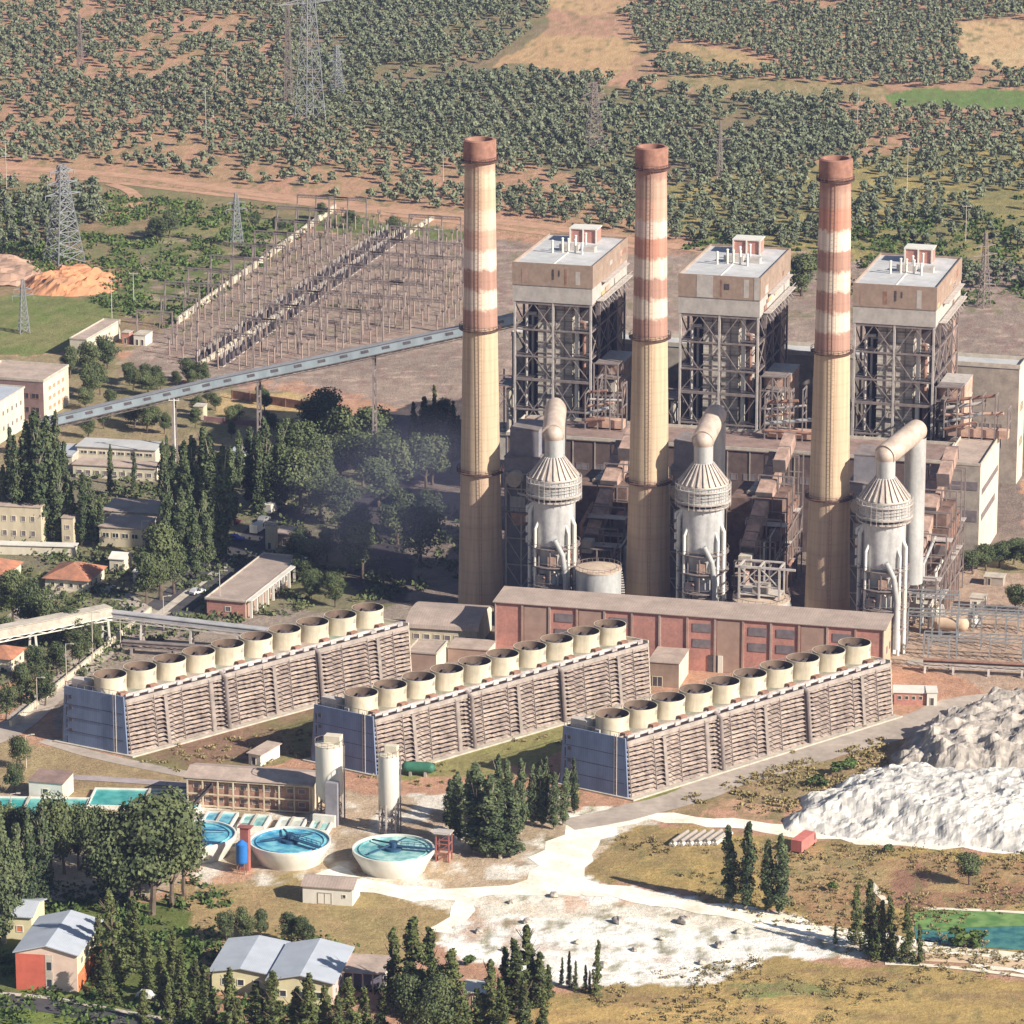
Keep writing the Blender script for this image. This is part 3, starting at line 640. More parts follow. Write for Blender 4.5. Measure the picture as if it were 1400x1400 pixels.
# --- the three chimneys
def chimney(px, pt, label, bands):
    X, Y = G(px, pt, 120.7); root = thing('chimney', label, 'chimney', (X, Y), 0, 'banded concrete chimneys'); H = 120.7
    m = bpy.data.materials.new('chimney_paint'); m.use_nodes = True; n = m.node_tree; L = n.links.new; b = n.nodes['Principled BSDF']; b.inputs['Roughness'].default_value = .85
    tc = n.nodes.new('ShaderNodeTexCoord'); sx = n.nodes.new('ShaderNodeSeparateXYZ'); L(tc.outputs['Object'], sx.inputs[0])
    n1 = n.nodes.new('ShaderNodeTexNoise'); n1.inputs['Scale'].default_value = .9; n1.inputs['Detail'].default_value = 5; L(tc.outputs['Object'], n1.inputs[0])
    ma = n.nodes.new('ShaderNodeMath'); ma.operation = 'MULTIPLY_ADD'; ma.inputs[1].default_value = 3.0; L(n1.outputs[0], ma.inputs[0]); L(sx.outputs['Z'], ma.inputs[2])
    dv = n.nodes.new('ShaderNodeMath'); dv.operation = 'MULTIPLY_ADD'; dv.inputs[1].default_value = 1/122; dv.inputs[2].default_value = -1.5/122; L(ma.outputs[0], dv.inputs[0])
    r = n.nodes.new('ShaderNodeValToRGB'); r.color_ramp.interpolation = 'LINEAR'; L(dv.outputs[0], r.inputs[0])
    els = r.color_ramp.elements
    els[0].position = 0; els[0].color = (.50,.37,.25,1); els[1].position = 1; els[1].color = (.36,.17,.12,1)
    zs = [(0, (.46,.33,.235)), (24, (.50,.37,.26)), (38, (.56,.43,.29))]+bands  # lower shaft coloured darker to paint in the shade it stands in
    for i, (z, c) in enumerate(zs[1:]):
        prev = zs[i][1]
        e = els.new(max(.001,(z-.35)/122)); e.color = (*prev,1)
        e = els.new((z+.35)/122); e.color = (*c,1)
    # weathering streaks
    mp = n.nodes.new('ShaderNodeMapping'); mp.inputs['Scale'].default_value = (1.2,1.2,.05); L(tc.outputs['Object'], mp.inputs[0])
    n2 = n.nodes.new('ShaderNodeTexNoise'); n2.inputs['Scale'].default_value = 1; n2.inputs['Detail'].default_value = 6; L(mp.outputs[0], n2.inputs[0])
    mr = n.nodes.new('ShaderNodeMapRange'); mr.inputs[1].default_value = .3; mr.inputs[2].default_value = .7; mr.inputs[3].default_value = .80; mr.inputs[4].default_value = 1.12; L(n2.outputs[0], mr.inputs[0])
    wv = n.nodes.new('ShaderNodeTexWave'); wv.bands_direction = 'Z'; wv.inputs['Scale'].default_value = .11; wv.inputs['Distortion'].default_value = .2; L(tc.outputs['Object'], wv.inputs[0])
    m2 = n.nodes.new('ShaderNodeMapRange'); m2.inputs[1].default_value = 0; m2.inputs[2].default_value = .12; m2.inputs[3].default_value = .93; m2.inputs[4].default_value = 1; L(wv.outputs['Fac'], m2.inputs[0])
    mm = n.nodes.new('ShaderNodeMath'); mm.operation = 'MULTIPLY'; L(mr.outputs[0], mm.inputs[0]); L(m2.outputs[0], mm.inputs[1])
    sc = n.nodes.new('ShaderNodeVectorMath'); sc.operation = 'SCALE'; L(r.outputs[0], sc.inputs[0]); L(mm.outputs[0], sc.inputs['Scale']); L(sc.outputs[0], b.inputs['Base Color'])
    k = MB(); k.lathe([(5.75,-.5),(5.35,20),(4.9,40),(4.55,60),(4.2,80),(3.95,100),(3.75,115.5),(3.75,H),(3.2,H),(3.1,H-6)], 48, cap=False); k.add([(3.1*math.cos(i*PI/12),3.1*math.sin(i*PI/12),H-6) for i in range(24)], [tuple(range(24))])
    k.build('shaft', m, root, True)
    c = MB(); c.lathe([(3.76,H-5.2),(4.05,H-4.9),(4.05,H-.2),(3.7,H-.05)], 48, cap=False); c.build('collar', mat('soot_stained_collar',(.36,.19,.14),.9,.15,.5), root, True)
    for z, rr in ((H-5.4,4.6),(73,5.2),(36.5,5.9)):
        g = MB(); g.lathe([(rr-1.3,z),(rr,z),(rr,z+.25),(rr-1.3,z+.25)], 40, cap=False)
        for zz in (.7,1.2): g.lathe([(rr-.06,z+zz),(rr,z+zz),(rr,z+zz+.08),(rr-.06,z+zz+.08)], 40, cap=False)
        for i in range(28):
            a = 2*PI*i/28; g.bar((rr*math.cos(a)-.03,rr*math.sin(a),z+.2),(rr*math.cos(a)-.03,rr*math.sin(a),z+1.28),.08)
        g.build('gallery', mat('gallery_rust',(.12,.07,.06),.8,.2,.6), root)
    l = MB()
    for s in (-.3,.3): l.bar((s,-5.95,0),(s,-4.2,H-5),.08)
    for i in range(0,115,1): l.bar((-.3,-5.95+1.75*i/115,i),(.3,-5.95+1.75*i/115,i),.05)
    l.build('ladder', rust, root)
    return root, X, Y
W_ = (.68,.575,.465); R_ = (.40,.235,.18); FR = (.55,.35,.26); FW = (.60,.47,.34); DK = (.36,.22,.17)
CH1 = chimney(656, 190, 'leftmost banded chimney, mostly cream at the top with two faded red bands', [(73.6,R_),(78.6,W_),(83.5,R_),(88.5,(.72,.62,.52)),(93.5,(.56,.36,.27)),(98.5,(.66,.53,.40)),(103.5,(.56,.40,.28)),(109,(.60,.47,.33)),(113,(.46,.33,.24))])
CH2 = chimney(891, 200, 'middle chimney with faded salmon bands and a browned upper part', [(73.6,R_),(78.6,W_),(83.5,R_),(88.5,W_),(93.5,(.50,.25,.18)),(98.5,(.68,.54,.46)),(103,FR),(108,(.46,.32,.24)),(113,DK)])
CH3 = chimney(1143, 216, 'rightmost chimney with the clearest red and white bands', [(73.6,R_),(78.6,W_),(83.5,R_),(88.5,W_),(93.5,R_),(98.5,(.74,.64,.53)),(103.5,(.48,.24,.17)),(109,(.44,.28,.21)),(113,DK)])

# --- boiler houses: panelled penthouse on a tall open steel frame round the boiler
panel = mat('boiler_casing', (.58,.53,.46), .7, .18, .35, fine=(1,.12), wave=('Z',.35,.2))
bandb = mat('brown_cladding_band', (.36,.265,.205), .85, .1, .3, fine=(1,.07))
bandg = mat('grey_cladding_band', (.50,.46,.42), .8, .1, .3, fine=(1,.06))
roofp = mat('penthouse_roof', (.56,.56,.56), .7, .08, .15, fine=(.6,.05))
def boiler_house(px, py, label, wb, patch):
    ZB = 66.0; X, Y = G(px, py, ZB); root = thing('boiler_house', label, 'boiler house', (X, Y), PLANT, 'boiler houses on open steel frames')
    W, D = 22.4, 39.5; z0 = ZB-10.6; zm = ZB-6.0
    b = MB(); b.box(-.15,W+.15,-.15,D+.15,zm,ZB-.5); b.box(-.15,W+.15,-.15,-.0+.15,ZB-.5,ZB+.3)
    b.box(-.15,.15,.15,D+.15,ZB-.5,ZB+.3); b.box(W-.15,W+.15,.15,D-.15,ZB-.5,ZB+.3); b.box(.15,W+.15,D-.15,D+.15,ZB-.5,ZB+.3)
    b.build('upper_wall', bandb, root)
    b = MB(); b.box(0,W,0,D,z0,zm); b.build('lower_wall', bandg, root)
    if patch:
        b = MB(); b.box(5,9.5,-.2,-.15,zm+.1,ZB+.2); b.box(20.8,22.3,-.2,-.15,zm+.1,ZB+.2); b.build('pale_panel', bandg, root)
    rr_ = random.Random(px)
    for k in range(7):
        v = rr_.uniform(1,33); wv_ = rr_.uniform(1.5,5); z = rr_.choice((z0+.3,z0+2,zm+.5,zm+2.5)); b = MB(); b.box(W+.16,W+.2,v,v+wv_,z,z+rr_.uniform(1,2.2)); b.build('cladding_patch', [salmon,bandg,rust,mat('ochre_panel',(.62,.44,.24),.8,.1,.4)][rr_.randrange(4)], root)
    for k in range(3):
        u = rr_.uniform(1,18); b = MB(); b.box(u,u+rr_.uniform(.4,1.6),-.19,-.155,zm+rr_.uniform(.2,1),ZB-rr_.uniform(.3,2)); b.build('cladding_patch', [bandg,rust,pinkwall][k], root)
    b = MB(); b.box(12.7,14,-.24,-.16,zm+2.6,zm+4.2) if wb else b.box(11.2,11.7,-.24,-.16,zm+2,zm+4.8)
    if not wb: b.box(13,13.3,-.24,-.16,zm+3,zm+4.6)
    b.build('opening', steeldark, root)
    b = MB(); b.add([(.15,.15,ZB-.4),(W-.15,.15,ZB-.4),(W-.15,W/2,ZB-.4)], [(0,1,2)]); b.v = []; b.f = []; b.m = []
    b.add([(.15,.15,ZB-.35),(W/2,.15,ZB-.05),(W/2,D-.15,ZB-.05),(.15,D-.15,ZB-.35)], [(0,1,2,3)]); b.add([(W/2,.15,ZB-.05),(W-.15,.15,ZB-.35),(W-.15,D-.15,ZB-.35),(W/2,D-.15,ZB-.05)], [(0,1,2,3)])
    b.build('roof', roofp, root)
    b = MB(); b.box(W/2-.18,W/2+.18,.2,D*.45,ZB-.04,ZB+.1); b.build('roof_ridge', white, root)
    for (u, v, h) in ((7,16,3.2),(9.6,17,3.8),(10.9,18.5,3.4),(13.2,17,3.6),(15.4,16,3),(11.8,23,3.4),(14.4,24,4)):
        b = MB(); b.tube((u,v,ZB-.3),(u,v,ZB+h),.32,8); b.tube((u,v,ZB+h),(u,v,ZB+h+.25),.5,8,.2); b.build('vent_pipe', white, root)
    b = MB()
    b.box(8,13.4,19.5,21.5,ZB-.3,ZB+1.6); b.box(15,18,19.5,22.5,ZB-.3,ZB+1.2); b.build('fan_box', steelpale, root)
    b = MB(); b.box(8.2,15.6,31,36.5,ZB-.3,ZB+3.6); b.mi = 1; b.box(7.9,15.9,30.7,36.8,ZB+3.6,ZB+3.9)
    for u in (8.0,11.7,15.4): b.box(u,u+.4,30.62,30.95,ZB-.3,ZB+3.6)
    b.build('lift_cabin', [brickred, white], root)
    # lit right-hand flank: walkways and cladding
    b = MB(); b.box(W+.15,W+2.2,4,D-2,z0+.3,z0+.55); b.box(W+.15,W+1.8,10,D-4,zm-.3,zm-.1)
    for v in range(5,37,3): b.bar((W+.2,v,z0+.5),(W+2.1,v,z0-2),.15); b.bar((W+2.1,v,z0+.5),(W+2.1,v,z0+1.7),.1)
    b.bar((W+2.1,4,z0+1.7),(W+2.1,D-2,z0+1.7),.12); b.build('side_walkway', steelpale, root)
    # frame
    cu = [.5, 5.7, 11.3, 16.6, 21.9]; cvs = [.4, 10, 20, 30, 39]
    for u in cu:
        for v in cvs:
            if 5 < u < 17 and (9 < v < 31 or (v == .4 and u != 11.3)): continue
            b = MB(); b.bar((u,v,-.3),(u,v,z0),.55 if u not in (5.7,16.6) else .38); b.build('column', steelpale if v == .4 else steel, root)
    lv = [z0-.4, 47.5, 40, 33.5, 25, 16, 8]
    b = MB()
    for z in lv:
        t = .75 if z in (33.5, z0-.4) else .42
        b.bar((.5,.4,z),(21.9,.4,z),.4,t); b.bar((.5,39,z),(21.9,39,z),.4,t)
        b.bar((21.9,.4,z),(21.9,39,z),.35,t); b.bar((.5,.4,z),(.5,39,z),.35,t)
        for v in (10,20,30): b.bar((16.6,v,z),(21.9,v,z),.3); b.bar((.5,v,z),(5.7,v,z),.3)
    b.build('floor_beams', steel, root)
    b = MB()
    for k in range(len(lv)-1):
        za, zb = lv[k], lv[k+1]
        for i in (0,1,2,3):
            ua, ub = cu[i], cu[i+1]
            if (i+k) % 2: b.bar((ua,.4,za),(ub,.4,zb),.2)
            else: b.bar((ub,.4,za),(ua,.4,zb),.2)
            if k in (0,3,4): b.bar((ua,.4,zb),(ub,.4,za),.24)
        for i in range(4):
            va, vb = cvs[i], cvs[i+1]; b.bar((21.9,va,za),(21.9,vb,zb),.26); b.bar((21.9,va,zb),(21.9,vb,za),.26) if k % 2 else None
            b.bar((.5,va,za),(.5,vb,zb),.26)
    b.build('bracing', steel, root)
    b = MB(); b.box(6.3,16.0,3.2,29,9,z0); b.build('boiler_casing', panel, root)
    b = MB(); b.box(1.6,6.2,10.5,37,0,z0); b.box(16.1,20.6,10.5,37,0,z0); b.box(6.25,16.05,29.1,30.9,0,z0); b.build('inner_light_block', mat('shade_block_dark',(.085,.07,.075),.9,.2,.3), root)  # dark solid blocks added to stop light leaking through the open frame
    b = MB()
    for k in range(15):
        z = 10+k*3.05; b.box(6.0,16.3,2.95,3.18,z,z+.22); b.box(16.02,16.25,3.2,29,z,z+.25)
    for u in (8.7,11.2,13.7): b.box(u,u+.25,2.9,3.16,9,z0)
    b.build('buckstays', steel, root)
    b = MB()
    b.tube((17.6,2.2,12),(17.6,2.2,z0-1),.62,12); b.build('downcomer', white, root, True)
    for k, (u,v,r) in enumerate(((3.2,3,.5),(4.4,5,.35),(19.2,4,.5),(18.9,8,.6),(2.4,7,.4))):
        b = MB(); b.pipe([(u,v,6),(u,v,z0-4-k),(u+(2.6 if u < 9 else -2),v+.5,z0-4-k)], r, 8); b.build('steam_pipe', [steelpale, alu, rust, steelpale, alu][k], root, True)
    for z in (47.7,40.2,33.7,25.2,16.2):
        b = MB(); b.box(.8,5.5,1,9.6,z,z+.2); b.box(16.9,21.6,1,29,z,z+.2)
        for u in np.arange(17,21.7,1.5): b.bar((u,.75,z),(u,.75,z+1.1),.09)
        b.bar((16.9,.75,z+1.1),(21.6,.75,z+1.1),.09); b.bar((.8,.75,z+1.1),(5.5,.75,z+1.1),.09)
        for v in np.arange(1,29,2): b.bar((22.25,v,z),(22.25,v,z+1.1),.09)
        b.bar((22.25,1,z+1.1),(22.25,29,z+1.1),.09)
        b.build('platform', steeldark, root)
    # side annex with stair tower on the right, dark bunker bay behind
    b = MB(); b.box(22.5,29.5,7,20,-.2,38); b.mi = 1; b.box(22.45,29.6,6.9,20.1,38,38.3)
    for z in (12,19,26,33): b.box(22.45,29.6,6.9,20.1,z,z+.4)
    b.build('coal_bunker', [salmon, steelpale], root)
    b = MB(); b.box(1,21.5,31,38.6,-.2,z0-6); b.build('bunker_bay', pinkwall, root)
    b = MB()
    for u in (22.7,26,29.4):
        b.bar((u,1,0),(u,1,39),.4); b.bar((u,6.6,0),(u,6.6,39),.3)
    for k, z in enumerate((6,12,18,24,30,35,39)):
        b.bar((22.7,1,z),(29.4,1,z),.35); b.bar((29.4,1,z),(29.4,6.6,z),.3); b.box(22.9,29.2,1.3,6.4,z-.1,z+.1)
        if k: b.bar((22.7,1,z-6),(26,1,z),.22); b.bar((26,1,z),(29.4,1,z-6),.22); b.bar((23.2,1.6,z-6),(28.6,1.6,z),.7,.2)
    b.build('stair_tower', steel, root)
    b = MB(); b.box(23.5,28,2,6,25,29); b.box(24,28.5,2,6,31,34); b.mi = 1; b.tube((24,3,14),(24,3,22),1.1,10); b.box(25,29,2,6,14,18)
    b.build('air_heater', [concpale, alu], root)
    b = MB(); b.tube((-1.6,3,18),(-1.6,3,30),1,12); b.box(-4.5,-.3,1,8,10,17); b.mi = 1; b.box(-5,0,.6,9,17,17.3); b.box(-5,0,.6,9,31,31.3)
    for u in (-4.8,-.4): b.bar((u,.8,0),(u,.8,34),.35); b.bar((u,8.5,0),(u,8.5,34),.35)
    b.bar((-4.8,.8,34),(-.4,.8,34),.3); b.bar((-4.8,.8,24),(-.4,.8,31),.2); b.bar((-4.8,.8,31),(-.4,.8,24),.2)
    b.build('side_hopper', [concpale, steel], root)
    return root
B1 = boiler_house(701, 359, 'leftmost boiler house, its plain brown and grey penthouse behind the leftmost chimney', False, False)
B2 = boiler_house(928, 375, 'middle boiler house, pale panels and a dark hole in its brown penthouse band', True, True)
B3 = boiler_house(1167, 388, 'rightmost boiler house, the penthouse beside the clearest banded chimney', False, False)

# --- halls behind and in front of the boilers
o_, a_, _w = frame_of((692, 724), (1290, 767))
def hall_lines(root, W, D, h):
    b = MB()
    for i in range(int(W//6)+1): b.box(i*6-.15,i*6+.15,-.18,-.02,0,h-.1)
    b.build('pilasters', concrete, root)
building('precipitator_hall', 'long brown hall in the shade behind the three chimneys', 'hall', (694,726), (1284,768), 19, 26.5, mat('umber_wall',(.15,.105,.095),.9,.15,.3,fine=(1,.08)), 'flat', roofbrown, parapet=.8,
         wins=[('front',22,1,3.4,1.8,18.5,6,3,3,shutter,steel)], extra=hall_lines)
def A(w, a): return ('a', w, a)
_fo = frame_of
def frame_of(fl, fr):
    if fr[0] == 'a': return G(*fl), math.radians(fr[2]), fr[1]
    return _fo(fl, fr)
def endwing(root, W, D, h):
    b = MB(); b.box(W+.02,W+.14,3,D-2,18.0,19.6); b.build('window_band', shutter, root)
    b = MB(); b.box(W+.02,W+.14,3,D-6,11.0,12.8); b.build('window_band', shutter, root)
    b = MB(); b.box(.6,W-.6,-.14,-.02,20,22.2); b.build('window_band', shutter, root)
    b = MB(); b.box(.6,W-.6,-.14,-.02,11.5,14.5); b.build('window_band', shutter, root)
    b = MB(); b.box(.2,W-.1,-.5,D*.3,-.1,2.6); b.build('ground_floor', rust, root)
building('office_block', 'cream four storey end block with long dark window bands, right of the boilers', 'building', (1286,768), A(9.8,-15.2), 31, 26.5, concrete, 'flat', rooftan, endm=creamw, over=.1, parapet=.6, extra=endwing)
building('turbine_hall', 'big grey roofed turbine hall behind the boiler houses', 'hall', (700,612), (1389,662), 10, 33, concrete, 'flat', roofgrey, endm=creamw, parapet=1.0, over=.2,
         wins=[('front',40,1,2.6,7,10,8,4,4,shutter,concrete),('right',4,2,2,2.5,10,10,3,3,shutter,creamw)])
building('annex', 'slim pale annex at the right edge beside the turbine hall', 'building', (1392,640), (1440,644), 14, 26, concrete, 'flat', roofgrey, endm=creamw, wins=[('front',3,4,1.8,1.8,3,5.5,1,1,shutter,creamw)])
# masts and pipes on the hall roof at the right end
def roof_rack(px, py, n, label, seed):
    random.seed(seed); X, Y = G(px, py, 26.5); root = thing('pipe_rack', label, 'pipe rack', (X, Y, 27.2), PLANT, 'pipe racks on the precipitator hall roof')
    for i in range(n):
        b = MB(); u = i*3.4; h = 8+random.uniform(0,6)
        for v in (0,5): b.bar((u,v,-.3),(u,v,h),.3)
        b.bar((u,0,h),(u,5,h),.3); b.bar((u,0,h*.5),(u,5,h*.5),.25); b.bar((u,0,h*.5),(u,5,h),.18); b.build('portal', steel, root)
    for k in range(5):
        b = MB(); z = 2+k*1.7; b.pipe([(0,k,z),((n-1)*3.4*random.uniform(.5,1),k,z+random.uniform(0,3))], .3+.25*random.random(), 8); b.build('pipe', [rust,alu,salmon,steelpale,rust][k], root, True)
    b = MB(); b.box(.5,(n-1)*3.4,1,4,.0,2.2); b.build('duct', salmon, root)
roof_rack(1290, 600, 6, 'rusty pipe rack above the cream end block', 3); roof_rack(1045, 602, 5, 'rusty pipe rack on the hall roof between middle and right boilers', 5); roof_rack(800, 588, 4, 'rusty pipe rack on the hall roof right of the leftmost boiler', 8)

# --- absorbers: clad cylinder, ribbed cone, neck and bent flue duct
absw = mat('weathered_silver_cladding', (.68,.68,.67), .4, .12, .3, metal=.2, streak=(1,1,.2), fine=(1.1,.1), col2=(.40,.40,.40))
def absorber(px, py, dx, label, tank):
    X, Y = G(px, py); root = thing('absorber_tower', label, 'absorber tower', (X, Y), PLANT, 'flue gas absorber towers')
    r0 = 5.3
    b = MB(); b.lathe([(3.7,5),(3.7,17.5),(4.1,19),(r0,21.5),(r0,33)], 48, cap=False); b.build('shell', absw, root, True)
    b = MB(); b.lathe([(4.6,0),(4.6,4),(3.72,7)], 32, cap=False); b.build('bottom_hopper', absw, root, True)
    b = MB()
    for z, r in ((33,6.5),(34.4,6.9),(37.4,6.9)):
        b.lathe([(r0,z),(r,z),(r,z+.35),(r0,z+.35)], 40, cap=False)
    for z in (34.2,35.8,36.6,38.7):
        b.lathe([(6.8,z),(6.9,z),(6.9,z+.12),(6.8,z+.12)], 40, cap=False)
    for i in range(30):
        a = 2*PI*i/30; b.bar((6.85*math.cos(a),6.85*math.sin(a),33),(6.85*math.cos(a),6.85*math.sin(a),38.8),.12)
    b.build('gallery_ring', steelpale, root)
    b = MB(); b.lathe([(6.2,34.6),(6.2,38.6)], 40, cap=False); b.build('collar_shell', alu, root, True)
    b = MB(); b.lathe([(6.2,38.6),(5.9,39),(2.4,43.6)], 40, cap=False); b.build('cone', mat('beige_cladding',(.56,.46,.385),.6,.12,.3,metal=.15,fine=(1,.1)), root, True)
    b = MB()
    for i in range(24):
        a = 2*PI*i/24; b.bar((6.2*math.cos(a),6.2*math.sin(a),38.95),(2.45*math.cos(a),2.45*math.sin(a),43.8),.32,.3)
    b.build('cone_ribs', steelpale, root)
    b = MB(); b.lathe([(2.35,43.4),(2.35,49.5)], 32, cap=False); b.build('neck', alu, root, True)
    # bent duct rising away to the elbow, and its down leg
    ex, ey, ez = dx*2.6+(.6 if dx > -1 else 0), 12.5, 52.6
    b = MB(); b.tube((-.2,-.6,49.3),(ex,ey,ez),2.75,24); b.ball((ex,ey,ez),2.75,24); b.ball((0,0,49.2),2.62,24); b.build('bent_duct', mat('beige_cladding',(.56,.43,.35)), root, True)
    b = MB(); b.lathe([(2.6,14),(2.6,51)], 28, c=(ex,ey), cap=False); b.build('down_leg', alu, root, True)
    for k, (a0) in enumerate((3.6,4.1,5.6,5.95)):
        b = MB(); x0, y0 = 6.1*math.cos(a0), 6.1*math.sin(a0); zt = [30,26,25,27][k]
        b.pipe([(x0,y0,0),(x0,y0,zt),(x0*.8,y0*.8,zt+2.2)], .5 if k in (0,3) else .38, 10); b.build('recirculation_pipe', white, root, True)
    for k in range(4):
        b = MB(); z = 23+k*2.6; x0, y0 = 6.6*math.cos(3.45), 6.6*math.sin(3.45)
        b.pipe([(x0,y0,z-1.3),(x0,y0,z),(x0*.75,y0*.75,z+1.1)], .45, 8); b.build('spray_inlet', white, root, True)
    b = MB()
    for i in range(12):
        a = 2*PI*i/12+.1; b.bar((5.9*math.cos(a),5.9*math.sin(a),0),(5.9*math.cos(a),5.9*math.sin(a),22),.26)
        a2 = 2*PI*(i+1)/12+.1
        for z in (5,10.5,16,21.5): b.bar((5.9*math.cos(a),5.9*math.sin(a),z),(5.9*math.cos(a2),5.9*math.sin(a2),z),.2)
        b.bar((5.9*math.cos(a),5.9*math.sin(a),5),(5.9*math.cos(a2),5.9*math.sin(a2),10.5),.14)
    b.build('support_frame', steel, root)
    for z in (6.5,11.5,16.5,21.2):
        b = MB(); b.lathe([(3.9,z),(6.6,z),(6.6,z+.2),(3.9,z+.2)], 24, cap=False); b.lathe([(6.5,z+1.1),(6.6,z+1.1),(6.6,z+1.2),(6.5,z+1.2)], 24, cap=False); b.build('platform', steel, root)
    for k in range(7):
        b = MB(); a_ = 3.4+k*.45; b.pipe([(4.4*math.cos(a_),4.4*math.sin(a_),.2),(4.4*math.cos(a_),4.4*math.sin(a_),9+k*1.7),(5.7*math.cos(a_+.25),5.7*math.sin(a_+.25),11+k*1.5)], .28, 8); b.build('process_pipe', [alu,white,rust,steelpale][k%4], root, True)
    for k in range(4):
        b = MB(); a_ = 3.7+k*.6; x_, y_ = 5.2*math.cos(a_), 5.2*math.sin(a_); z = 7+ (k*5)%14; b.box(x_-1,x_+1,y_-.8,y_+.8,z,z+2.4); b.build('valve_box', [concpale,steeldark,salmon,alu][k], root)
    b = MB(); b.pipe([(1.8,-6.3,24),(3.6,-5.6,20),(4.4,-5.2,14),(4.4,-5.2,2)], .7, 10); b.build('drain_pipe', alu, root, True)
    b = MB(); b.box(-3,2.4,-8,-5.4,0,8.5); b.mi = 1; b.box(-3.2,2.6,-8.2,-5.2,8.5,8.7)
    for u in (-2.8,-.5,2.2): b.bar((u,-8.1,0),(u,-8.1,10),.2)
    b.build('pump_house', [concpale, steel], root)
    return root
absorber(757, 855, -1.1, 'leftmost absorber tower, ribbed cone and a duct bending straight away from view', 0)
absorber(959, 865, -.2, 'middle absorber tower between the two right-hand chimneys', 1)
absorber(1205, 888, 1.7, 'rightmost absorber tower, its pink duct arching off to the right', 2)

# --- ducts stepping from the hall down beside each absorber
def flue_ducts(px, py, label, seed):
    random.seed(seed); X, Y = G(px, py); root = thing('duct_stack', label, 'flue duct', (X, Y), PLANT, 'stepped flue duct stacks')
    def sq(p, q, w, h, m, name='duct'):
        m = mat('dull_ducting', (.44,.30,.24), .8, .2, .35, col2=(.26,.18,.15), fine=(1.2,.15)) if m == salmon else m
        b = MB(); b.bar(p, q, w, h); o = b.build(name, m, root); k = max(2, int(mathutils.Vector(q).__sub__(mathutils.Vector(p)).length/5)); c = MB()
        for i in range(k+1):
            t = i/k; P = mathutils.Vector(p).lerp(mathutils.Vector(q), t); d = (mathutils.Vector(q)-mathutils.Vector(p)).normalized()*.12
            c.bar(P-d, P+d, w+.3, h+.3)
        c.build('duct_rib', steel, o)
    sq((0,38,30),(0,20,24),4.2,4.0,salmon); sq((0,18.5,23),(-1,6,14),3.6,3.4,salmon); sq((4.6,36,20),(4.6,12,17),2.6,2.6,rust)
    sq((1,12,10),(-2,-2,8),3,3,salmon); sq((-3.6,34,24),(-3.6,22,24),2.4,2.6,concpale); sq((3,24,32),(3,37,36),3,3.4,salmon)
    b = MB()
    for u in (-2.6,2.6,6.4):
        for v in (-3,4,11,18,25,32,38):
            h = 34-abs(v-34)*.55 if v > 0 else 14; b.bar((u,v,0),(u,v,h),.32)
    for v in (-3,4,11,18,25,32,38):
        h = 34-abs(v-34)*.55 if v > 0 else 14
        for z in np.arange(5,h,5.5): b.bar((-2.6,v,z),(6.4,v,z),.24)
        b.bar((-2.6,v,h),(6.4,v,h),.3); b.bar((-2.6,v,0),(6.4,v,h*.5),.18)
    for z in (6,12,18): b.bar((6.4,-3,z if z < 13 else 12.5),(6.4,38,z),.24); b.bar((-2.6,-3,z if z < 13 else 12.5),(-2.6,38,z),.24)
    for v in (4,11,18,25,32): b.bar((6.4,v,4),(6.4,v+6,16),.16); b.bar((6.4,v,14),(6.4,v+6,5),.16)
    b.build('steel_frame', steel, root)
    b = MB(); b.box(-9,5.8,17,36,-.1,21); b.box(-8.4,5,18,35,21,24.5); b.build('added_shade_box', mat('shade_box_brown',(.20,.13,.105),.9,.2,.35,fine=(1,.12)), root)  # solid boxes added and sized to cast shade over the yard and hall
    for k in range(8):
        v = -2+k*5; z = random.choice((7,13,19)); b = MB(); b.box(-3.4,7.2,v,v+3.6,z,z+.18)
        for u in np.arange(-3.3,7.3,1.7): b.bar((u,v,z),(u,v,z+1.1),.1)
        b.bar((-3.3,v,z+1.1),(7.2,v,z+1.1),.1); b.build('platform', steelpale, root)
    for k in range(7):
        b = MB(); u = random.uniform(-3,7); z = random.uniform(3,20); v0 = random.uniform(-3,10)
        b.pipe([(u,v0,1),(u,v0,z),(u,v0+random.uniform(10,24),z+random.uniform(0,3))], random.uniform(.2,.5), 8); b.build('pipe', [alu,rust,steelpale,white][k % 4], root, True)
    for k in range(5):
        b = MB(); v = k*7; z = random.uniform(2,12); b.box(-2.2,random.uniform(0,5.5),v,v+3.4,z,z+3.2); b.build('equipment_box', [concpale,steel,salmon,steeldark,alu][k], root)
flue_ducts(806, 818, 'stepped salmon flue ducts in a steel frame right of the leftmost absorber', 21)
flue_ducts(1020, 836, 'stepped salmon flue ducts in a steel frame right of the middle absorber', 22)
flue_ducts(1246, 858, 'stepped salmon flue ducts in a steel frame right of the rightmost absorber', 23)
